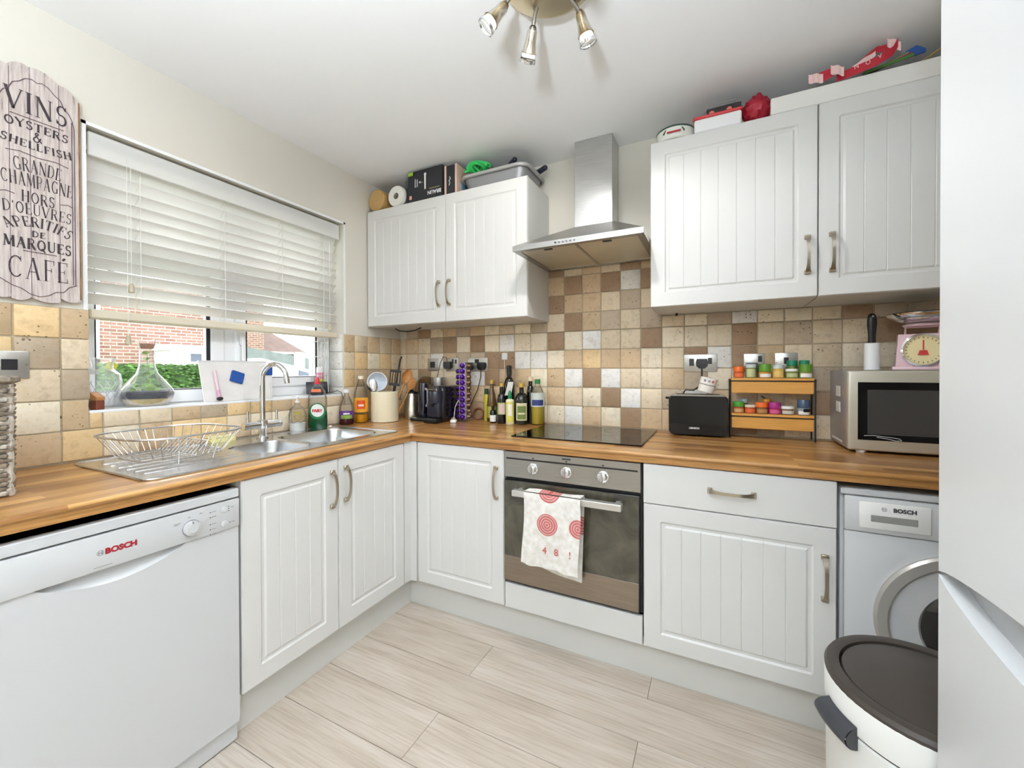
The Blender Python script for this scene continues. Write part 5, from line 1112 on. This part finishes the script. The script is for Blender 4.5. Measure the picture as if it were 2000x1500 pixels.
# ------------------------------------------------------------------ on top of the left wall cabinet
ZC1, ZC2 = 2.2135, 2.222
pr_ = thing('paper_roll', 'brown rolled up kraft paper on the left wall cabinet by the corner', 'roll', (.076, -.298, ZC1+.069))
KR = mat('kraft', (196, 156, 92), .75, var=.15, vscale=10)
part(pr_, 'roll_body', MB().lathe([(.0, 0), (.066, 0), (.068, .004), (.066, .25), (0, .25)], 36, axis='y'), KR)
sp_ = [( (.006+.0095*a/6.28)*math.cos(a), -.001, (.006+.0095*a/6.28)*math.sin(a)) for a in [k*.35 for k in range(112)] if .006+.0095*a/6.28 < .064]; part(pr_, 'spiral_edge', MB().tube(sp_, .0016, 4), mat('kraft_light', (226, 196, 142), .8))
kr_ = thing('kitchen_roll', 'white paper roll in clear wrap on the left wall cabinet', 'paper roll', (.236, -.298, ZC1+.066)); part(kr_, 'roll', MB().lathe([(.020, 0), (.060, 0), (.064, .006), (.064, .23), (.02, .23), (.02, 0)], 36, axis='y', cap=False), mat('tissue', (240, 238, 230), .9, bump=.3, bscale=120)); part(kr_, 'core', MB().lathe([(.020, .002), (.018, .23)], 20, axis='y', cap=False), mat('core_grey', (170, 164, 152), .9)); part(kr_, 'wrap', MB().lathe([(.0655, .02), (.067, .10), (.0655, .225), (.03, .235)], 30, axis='y', cap=False), thin_glass('wrap_film', (214, 220, 226), .8, .12))
bb = thing('appliance_box', 'black cardboard box with upside down lettering on the left wall cabinet', 'box', (.462, -.300, ZC1+.0005)); BX2 = mat('box_black', (40, 41, 46), .5)
part(bb, 'carton', MB().box(-.128, .126, 0, .20, 0, .180), BX2, smooth=0)
txt(bb, 'lettering', 'BRAUN', .030, mat('print_white', (230, 230, 230), .6), (.068, -.0008, .036), (R(90), R(180), 0), .0008)
part(bb, 'printed_line', MB().box(.03, .105, -.0008, 0, .058, .061), mat('print_sand', (190, 170, 120), .6), smooth=0)
part(bb, 'printed_corner', MB().box(-.128, -.090, -.0008, .001, .160, .180), mat('print_lime', (160, 200, 60), .6), smooth=0)
part(bb, 'printed_blender', MB().tube([(.002, -.0005, .150), (.002, -.0005, .062)], [.006, .0045], 8).sph((.002, -.0005, .150), .009, (1, .1, 1)), mat('print_white', (230, 230, 230), .6))
for xx, hh in ((-.075, .05), (-.06, .045), (-.043, .030), (-.028, .022)): part(bb, 'printed_tool', MB().box(xx, xx+(.005 if xx < -.05 else .010), -.0008, 0, .085+.02*(xx > -.05), .085+hh), MATS['print_white'], smooth=0)
part(bb, 'printed_badge', MB().box(-.118, -.100, -.0008, 0, .018, .040), mat('print_pink', (226, 170, 150), .6), smooth=0)
b2 = thing('carton', 'second slim black carton with pale edges right of the lettered box', 'box', (.648, -.296, ZC1+.0005)); part(b2, 'spine', MB().box(-.035, .030, 0, .19, 0, .164), BX2, smooth=0)
for xx in (-.047, .026): part(b2, 'card_edge', MB().box(xx, xx+.013, -.002, .19, 0, .166), mat('pink_card', (216, 186, 168), .7), smooth=0)
txt(b2, 'lettering', 'Philip', .018, MATS['print_white'], (-.006, -.0008, .075), (R(90), R(-78), 0)) if False else part(b2, 'printed_script', MB().tube([(-.016, -.0006, .05), (-.010, -.0006, .065), (-.016, -.0006, .078), (-.006, -.0006, .088), (-.012, -.0006, .10)], .0022, 5), MATS['print_white'])
bt = thing('storage_box', 'small blue plastic tub squeezed beside the roasting tin', 'box', (.694, -.26, ZC1+.0005)); part(bt, 'tub', MB().box(-.005, .004, 0, .10, 0, .075, .005), mat('teal_plastic', (90, 130, 150), .4))
# roasting tin
rt_ = thing('roasting_tin', 'grey metal roasting tin lying on the left wall cabinet', 'roasting tin', (.908, -.163, ZC1+.0005)); TN_ = mat('grey_enamel_tin', (150, 150, 152), .4, .4)
def tin_wall(u, v):
    L_ = rrect(-.195+.018*v, .200-.018*v, -.125+.018*v, .135-.018*v, .05, 8); k = int(u*len(L_)) % len(L_); return (*L_[k], .074-.070*v)
part(rt_, 'tin_side', MB().grid(len(rrect(0, 1, 0, 1, .1, 8)), 4, tin_wall), TN_, smooth=70)
part(rt_, 'tin_base', MB().prism(rrect(-.178, .183, -.108, .118, .05, 8), .002, .006, 'xy'), TN_)
part(rt_, 'tin_rim', MB().tube([(x, y, .074) for x, y in rrect(-.205, .210, -.135, .145, .055, 8)], .010, 8, True), mat('pale_grey_rim', (178, 176, 174), .4, .3))
gs = thing('green_mesh_scourer', 'bright green tangled plastic mesh on the left wall cabinet', 'scourer', (.800, -.262, ZC1+.098)); random.seed(4); GM = mat('neon_green', (52, 196, 98), .45)
for k in range(7):
    cx, cz = -.055+.018*k, .028+.012*math.sin(k*1.3); r_ = .028+.006*random.random(); part(gs, 'mesh_loop', MB().tube([(cx+r_*math.cos(R(q))*.8+.01*math.sin(R(q*2+k*40)), r_*math.sin(R(q))*1.2, cz+r_*.75*math.sin(R(q+k*50))) for q in range(0, 360, 18)], .0075, 6, True), GM)
for lab, x, y, dx, dz, z0 in (('black handled tool sticking up behind the green mesh', .92, -.19, .085, .055, ZC1+.10), ('black grip poking out at the right of the roasting tin', 1.075, -.10, .075, .020, ZC1+.098)):
    t = thing('kitchen_tool', lab, 'handle', (x, y, z0)); part(t, 'grip', MB().tube([(0, 0, 0), (dx*.3, 0, dz*.3), (dx, -.01, dz)], [.010, .0155, .0145], 12).sph((dx, -.01, dz), .0148), mat('navy_black_grip', (30, 36, 50), .35)); part(t, 'ferrule', MB().tube([(-.04, 0, -.022), (0, 0, 0)], .008, 8), mat('cream_ferrule', (212, 210, 170), .5))

# ------------------------------------------------------------------ on top of the right wall cabinets
gn = thing('food_tub', 'white and green lettered tub at the left end of the right wall cabinet', 'tub', (1.840, -.235, ZC2+.0005)); part(gn, 'tub', MB().lathe([(.075, 0), (.080, .004), (.082, .048), (.078, .052), (0, .052)], 40), mat('tub_white', (232, 232, 224), .4))
part(gn, 'dark_rim', MB().lathe([(.0825, .047), (.083, .054), (.079, .056)], 40, cap=False), mat('tub_green', (40, 76, 58), .4)); part(gn, 'ring_print', MB().tube([(.044*math.cos(R(a)), -.072, .016+.036*math.sin(R(a))) for a in range(15, 170, 8)], .0035, 6), mat('leaf_print', (40, 100, 60), .5)); txt(gn, 'lettering', 'Jus Rol', .015, MATS['needle_red'] if False else mat('print_red', (180, 40, 50), .5), (.0, -.0838, .026)) if False else part(gn, 'red_print', MB().box(-.028, .030, -.0845, -.083, .020, .028), mat('print_red', (180, 40, 50), .5), smooth=0)
wbx = thing('storage_box', 'white plastic box with red lid on the right wall cabinet', 'box', (2.013, -.302, ZC2+.0005)); part(wbx, 'box', MB().box(-.092, .090, 0, .17, 0, .060, .010, 3), PLAS); part(wbx, 'lid', MB().box(-.096, .094, -.004, .175, .057, .070, .006, 2), mat('lid_red', (206, 56, 60), .4))
fl = thing('toy_box', 'small black box with orange shapes on the red lidded box', 'box', (2.035, -.265, ZC2+.0712)); part(fl, 'box', MB().box(-.066, .066, 0, .10, 0, .042, .002), mat('box_plum', (46, 40, 44), .5), smooth=0)
for xx in (-.045, .022): part(fl, 'printed_shape', MB().lathe([(0, 0), (.011, -.0006)], 7, (xx, -.0002, .02), 'y'), mat('print_orange', (226, 128, 100), .5))
part(fl, 'wire_loop', MB().tube([(-.075, .01, .03), (-.05, .0, .052), (0, .01, .058), (.05, 0, .055), (.066, .01, .05)], .0018, 5), GREY)
rd = thing('red_net_bag', 'crumpled dark red wrapped bundle on the right wall cabinet', 'bag', (2.158, -.260, ZC2+.0005)); random.seed(9); q = MB().sph((0, 0, .058), .056, (.92, .9, 1.02), 22, 16)
for v in q.bm.verts: v.co += (v.co-Vector((0, 0, .058))).normalized()*random.uniform(-.006, .005)
for v in q.bm.verts: v.co.z = max(v.co.z, .001)
part(rd, 'wrapped_bundle', q, mat('crimson_foil', (170, 26, 48), .35, .1, bump=.8, bscale=60)); part(rd, 'knot', MB().sph((.008, 0, .118), .010, (1, 1, 1.2), 10, 8), MATS['crimson_foil'])
cn = thing('cornice_panel', 'long white panel lying on top of the right wall cabinets', 'panel', (2.204, -.305, ZC2+.0005)); part(cn, 'panel', MB().box(0, .75, 0, .26, 0, .068, .003), mat('off_white_panel', (232, 230, 224), .45))
ZP = ZC2+.070
rb = thing('ribbon', 'red and white lettered ribbon lying on the white panel', 'ribbon', (2.352, -.288, ZP)); rb.scale = (1.12, 1, 1.35); RR = mat('ribbon_red', (186, 34, 52), .5); RW = mat('ribbon_pink', (236, 200, 196), .5)
def band(pts, w, m):
    n = len(pts)-1
    def f(u, v):
        t = u*n; i = min(int(t), n-1); k = t-i; a = Vector(pts[i]); b = Vector(pts[i+1]); p_ = a+(b-a)*k; return (p_.x, p_.y+.004*math.sin(u*9), p_.z+(v-.5)*w)
    return part(rb, 'ribbon_band', MB().grid(18, 2, f), m, smooth=80)
band([(.06, 0, .018), (.10, -.02, .016), (.16, -.03, .020), (.20, -.03, .038), (.215, -.02, .062)], .024, RR); band([(.205, .0, .066), (.17, .01, .070), (.12, .01, .040), (.08, .01, .022)], .018, RR); band([(.19, -.01, .074), (.222, -.02, .050)], .024, RW); band([(-.02, -.01, .030), (.02, -.02, .018)], .026, RW); band([(.04, -.022, .036), (.075, -.03, .018)], .026, RW); band([(.02, -.012, .020), (.06, -.02, .030), (.02, 0, .036), (-.01, 0, .034)], .018, RR); band([(.10, -.012, .026), (.16, -.016, .050)], .014, RW)
for xx, zz, ch in ((.105, .017, 'N'), (.135, .020, 'O'), (.165, .028, 'V')): txt(rb, 'lettering', ch, .017, RW, (xx, -.040, zz), (R(90), R(-12), 0))
solo('sunglasses_case', MB().sph((0, 0, .016), .03, (1.6, 1, .55), 18, 10), mat('navy_case', (40, 42, 70), .3), 'small navy rounded case under the ribbon end', 'case', (2.345, -.225, ZP))
fn = thing('folded_fan', 'bundle of coloured sticks with blue tips on the white panel', 'bundle', (2.50, -.275, ZP)); cols = [(70, 120, 50), (46, 90, 60), (150, 50, 90), (196, 60, 70), (60, 60, 130), (226, 206, 60), (40, 70, 140), (96, 130, 60)]
for k, c_ in enumerate(cols):
    a = R(9+1.9*k); L_ = .165; yy = -.016+.005*k
    part(fn, 'stick', MB().box(0, L_, -.002, .002, -.0045, .0045).xf(Matrix.Translation((0, yy, .012)) @ Matrix.Rotation(-a, 4, 'Y')), mat('stick_%d' % k, c_, .5), smooth=0); part(fn, 'tip', MB().box(L_-.022, L_+.008, -.003, .003, -.006, .006).xf(Matrix.Translation((0, yy-.001, .012)) @ Matrix.Rotation(-a, 4, 'Y')), mat('tip_blue', (40, 84, 160), .5), smooth=0)
solo('bamboo_stick', MB().tube([(0, 0, .008), (.05, 0, .018), (.09, 0, .026), (.13, 0, .050), (.16, 0, .066)], [.003, .004, .0035, .004, .003], 8), mat('bent_cane', (186, 160, 110), .6), 'bent cane stick behind the coloured bundle', 'stick', (2.585, -.245, ZP))
# ------------------------------------------------------------------ outdoors
gd = solo('front_lawn', MB().box(-40, -.6, -30, 40, -.75, -.55), mat('grass', (96, 128, 62), .9, var=.3, vscale=3), 'grass and paving in front of the houses across the road', 'lawn', smooth=0)
gd['kind'] = 'structure'
BRK, nt, P = node_mat('pink_brick'); tc_ = N(nt, 'TexCoord'); sp = N(nt, 'SeparateXYZ'); link(nt, tc_, 'Object', sp, 0); cb = N(nt, 'CombineXYZ'); s_ = N(nt, 'Math', operation='ADD'); link(nt, sp, 0, s_, 0); link(nt, sp, 1, s_, 1); link(nt, s_, 0, cb, 0); link(nt, sp, 2, cb, 1)
br = N(nt, 'TexBrick', i_Scale=1.0, i_Brick_Width=.225, i_Row_Height=.075, i_Mortar_Size=.010); br.inputs['Color1'].default_value = (*lin((150, 116, 102)), 1); br.inputs['Color2'].default_value = (*lin((126, 92, 80)), 1); br.inputs['Mortar'].default_value = (*lin((176, 164, 152)), 1)
link(nt, cb, 0, br, 'Vector'); link(nt, br, 'Color', P, 'Base Color'); P.inputs['Roughness'].default_value = .9
DKP = mat('far_window_glass', (86, 96, 112), .1); TLE = mat('roof_tile', (112, 96, 88), .9, bump=.5, bscale=8, var=.2, vscale=4)
hs = thing('brick_house', 'pink brick house with white porch seen through the left window pane', 'house', (-10, 0, -.55))
part(hs, 'wall', MB().box(-6, 0, -4.0, 3.92, 0, 5.4), BRK, smooth=0)
part(hs, 'roof', MB().prism([(-6.4, 5.3), (.4, 5.3), (-3, 7.6)], -4.2, 4.1, 'xz'), TLE, smooth=0)
for (y0, y1, z0, z1) in ((-.9, 1.72, 1.95, 3.0), (-.9, .6, 3.9, 5.0), (1.9, 3.3, 3.9, 5.0)):
    w_ = part(hs, 'window', bars(MB(), y0, y1, z0, z1, .08, 0, .06, 0), UPVC, smooth=0); part(w_, 'pane', MB().box(.005, .015, y0+.08, y1-.08, z0+.08, z1-.08), DKP, smooth=0)
part(hs, 'white_cladding', MB().box(0, .05, -.9, 1.74, 3.0, 3.9), UPVC, smooth=0)
po = part(hs, 'porch', MB().box(0, .7, 2.72, 3.50, 0, 2.24), UPVC, smooth=0); part(po, 'porch_roof', MB().box(0, .82, 2.66, 3.55, 2.24, 2.37), UPVC, smooth=0); part(po, 'porch_window', MB().box(.70, .71, 3.13, 3.36, 1.98, 2.17), DKP, smooth=0)
# hedge
hg_ = thing('garden_hedge', 'clipped green hedge across the road outside the window', 'hedge', (-6.2, 1.0, -.55)); random.seed(3)
q = MB().box(-.35, .35, -2.0, .75, 0, 1.80); bmesh.ops.subdivide_edges(q.bm, edges=q.bm.edges[:], cuts=14, use_grid_fill=True)
for v in q.bm.verts: v.co += Vector((random.uniform(-.06, .06), random.uniform(-.06, .06), random.uniform(-.07, .07) if v.co.z > .2 else 0))
HG = mat('hedge_green', (50, 84, 30), .8, bump=1.0, bscale=14, var=.65, vscale=16); part(hg_, 'foliage', q, HG, smooth=0)
lv = MB(); random.seed(5)
for k in range(2600):
    y = random.uniform(-2.0, .8); z = random.uniform(.9, 1.86); x = .36+random.uniform(-.05, .07); s_ = random.uniform(.02, .045); a, b = random.uniform(-1, 1), random.uniform(-1, 1)
    lv._new([(x, y-s_, z), (x+s_*a*.6, y, z-s_*.5), (x, y+s_, z+s_*b*.4), (x+s_*b*.5, y, z+s_*.6)], [(0, 1, 2, 3)])
part(hg_, 'leaves', lv, mat('leaf_green', (74, 112, 42), .7, var=.5, vscale=9), smooth=0, fix=False)['kind'] = 'stuff'
# second house to the right with a pitched roof
h2 = thing('brick_house', 'darker brick house with grey roof seen through the right window pane', 'house', (-14, 0, -.55))
part(h2, 'wall', MB().box(-5, 0, 6.0, 7.9, 0, 4.6), BRK, smooth=0); part(h2, 'wing_wall', MB().box(-4, -.3, 7.9, 9.6, 0, 2.55), BRK, smooth=0)
part(h2, 'wing_roof', MB()._new([(.1, 7.9, 2.5), (.1, 9.75, 2.5), (-4.2, 9.75, 2.5), (-4.2, 7.9, 2.5), (-2.0, 7.9, 3.75), (-2.0, 8.9, 3.75)], [(0, 1, 5, 4), (1, 2, 5), (2, 3, 4, 5), (0, 4, 3), (0, 3, 2, 1)]), TLE, smooth=0)
part(h2, 'gutter', MB().box(.08, .16, 7.9, 9.75, 2.44, 2.52), UPVC, smooth=0); part(h2, 'roof', MB().prism([(-5.3, 4.5), (.3, 4.5), (-2.5, 6.6)], 5.8, 8.1, 'xz'), TLE, smooth=0)
gf = thing('garden_fence', 'grey green sloping fence in front of the right hand house', 'fence', (-9, 0, -.55)); part(gf, 'fence_panel', MB()._new([(0, 3.95, 0), (0, 6.4, 0), (0, 6.4, 2.08), (0, 3.95, 2.42), (-.05, 3.95, 0), (-.05, 6.4, 0), (-.05, 6.4, 2.08), (-.05, 3.95, 2.42)], [(0, 1, 2, 3), (4, 7, 6, 5), (3, 2, 6, 7), (0, 3, 7, 4), (1, 5, 6, 2)]), mat('fence_grey', (116, 124, 122), .8, var=.2, vscale=6), smooth=0)
vn = thing('parked_van', 'white van roof parked outside the right window pane', 'van', (-4.0, 0, -.55)); part(vn, 'body', MB().prism([(1.5, .3), (3.0, .3), (3.0, 1.5), (2.6, 1.70), (2.0, 1.84), (1.5, 1.94)], -1.3, 0, 'yz'), mat('van_white', (240, 240, 242), .25), smooth=0)
part(vn, 'mirror', MB().box(.0, .12, 2.02, 2.16, 1.76, 2.05, .04, 3), mat('van_white', (240, 240, 242), .25)); part(vn, 'windscreen', MB().prism([(2.1, 1.4), (2.7, 1.4), (2.5, 1.66), (2.12, 1.76)], 0, .01, 'yz'), DKP, smooth=0)
for yy in (1.85, 2.7): part(vn, 'wheel', MB().cyl((-.18, yy, .32), .32, .2, 24, 'x'), BLACK)
# ------------------------------------------------------------------ ceiling spotlight
cl = thing('ceiling_spotlight', 'round brushed metal ceiling spotlight with four adjustable spot heads', 'ceiling light', (1.555, -1.085, H))
part(cl, 'base_plate', MB().lathe([(.0, 0), (.148, 0), (.150, -.004), (.149, -.014), (.126, -.018), (.122, -.034), (.085, -.038), (.0, -.040)][::-1], 56), BRASS)
LB = mat('bulb_face', (255, 250, 240), .2, emit=((255, 248, 236), .9))
WARM = (1.0, .985, .97)
LB.cycles.emission_sampling = 'NONE'
def spot_head(ax, ay, az, aim, cone=132):
    """arm root on the plate rim, head aimed along aim"""
    d = Vector(aim).normalized(); M = d.to_track_quat('-Z', 'Y').to_matrix().to_4x4(); M.translation = Vector((ax, ay, az))
    arm = part(cl, 'arm', MB().tube([(ax*.62, ay*.62, -.03), (ax*.85, ay*.85, -.045), (ax, ay, az)], .0065, 10).sph((ax, ay, az), .013), mat('gunmetal', (150, 146, 138), .25, 1))
    h_ = part(cl, 'spot_head', MB().lathe([(.011, .004), (.016, -.004), (.0175, -.03), (.024, -.060), (.026, -.063), (.024, -.060)], 28, cap=False), SPOTN)
    h_.matrix_local = M
    g_ = part(h_, 'glass_collar', MB().lathe([(.0245, -.060), (.026, -.080)], 28, cap=False), GLASS)
    part(h_, 'end_ring', MB().lathe([(.0265, -.080), (.029, -.082), (.029, -.090), (.0265, -.091), (.0255, -.082)], 28, cap=False), CHROME)
    part(h_, 'bulb', MB().lathe([(.0, -.062), (.021, -.062), (.023, -.072), (.021, -.074), (0, -.074)], 24), LB)
    ld = bpy.data.lights.new('spot_bulb', 'SPOT'); ld.energy = LAMP_W; ld.color = WARM; ld.spot_size = R(cone); ld.spot_blend = .6; ld.shadow_soft_size = .024
    lo = bpy.data.objects.new('spot_bulb', ld); COL.objects.link(lo); lo.parent = h_; lo.location = (0, 0, -.094)
spot_head(-.090, .085, -.078, (-.45, .52, -.70), 122)
spot_head(.062, .118, -.060, (.2, .3, -.88))
spot_head(-.135, -.030, -.072, (-.6, -.3, -.75), 112)
spot_head(.10, -.10, -.075, (.4, -.5, -.6))
hl_ = thing('fill_lantern', 'added unseen fill light shaped as a white paper lantern behind the camera', 'ceiling light', (1.55, -3.55, 0))  # added fill light in lantern form, out of view, softly brightens the room
LNT = mat('fill_lantern_glow', (250, 248, 244), .6, emit=((232, 242, 255), FILL_L))
part(hl_, 'shade', MB().sph((0, 0, 1.95), .29, (1, 1, .92), 32, 20), LNT); part(hl_, 'flex', MB().tube([(0, 0, 2.2), (0, 0, H)], .004, 6), PLAS)
ul = thing('fill_uplighter', 'added unseen fill light shaped as a tall uplighter behind the camera', 'floor lamp', (1.85, -2.95, 0))  # uplighter added out of view to brighten the ceiling and room by bounce
part(ul, 'base', MB().lathe([(.14, 0), (.14, .015), (.02, .025)], 32), STEEL); part(ul, 'pole', MB().cyl((0, 0, .02), .012, 1.40, 12), STEEL)
part(ul, 'bowl', MB().lathe([(.02, 1.40), (.12, 1.43), (.17, 1.49), (.165, 1.49), (.11, 1.44), (0, 1.42)], 32, cap=False), STEEL)
ld = bpy.data.lights.new('fill_uplight_spot', 'SPOT'); ld.energy = UP_W; ld.color = (.80, .90, 1.0); ld.spot_size = R(160); ld.spot_blend = .5; ld.shadow_soft_size = .08  # spot that drives the added fill uplighter
lo = bpy.data.objects.new('fill_uplight_spot', ld); COL.objects.link(lo); lo.parent = ul; lo.location = (0, 0, 1.50); lo.rotation_euler = (R(180), 0, 0)
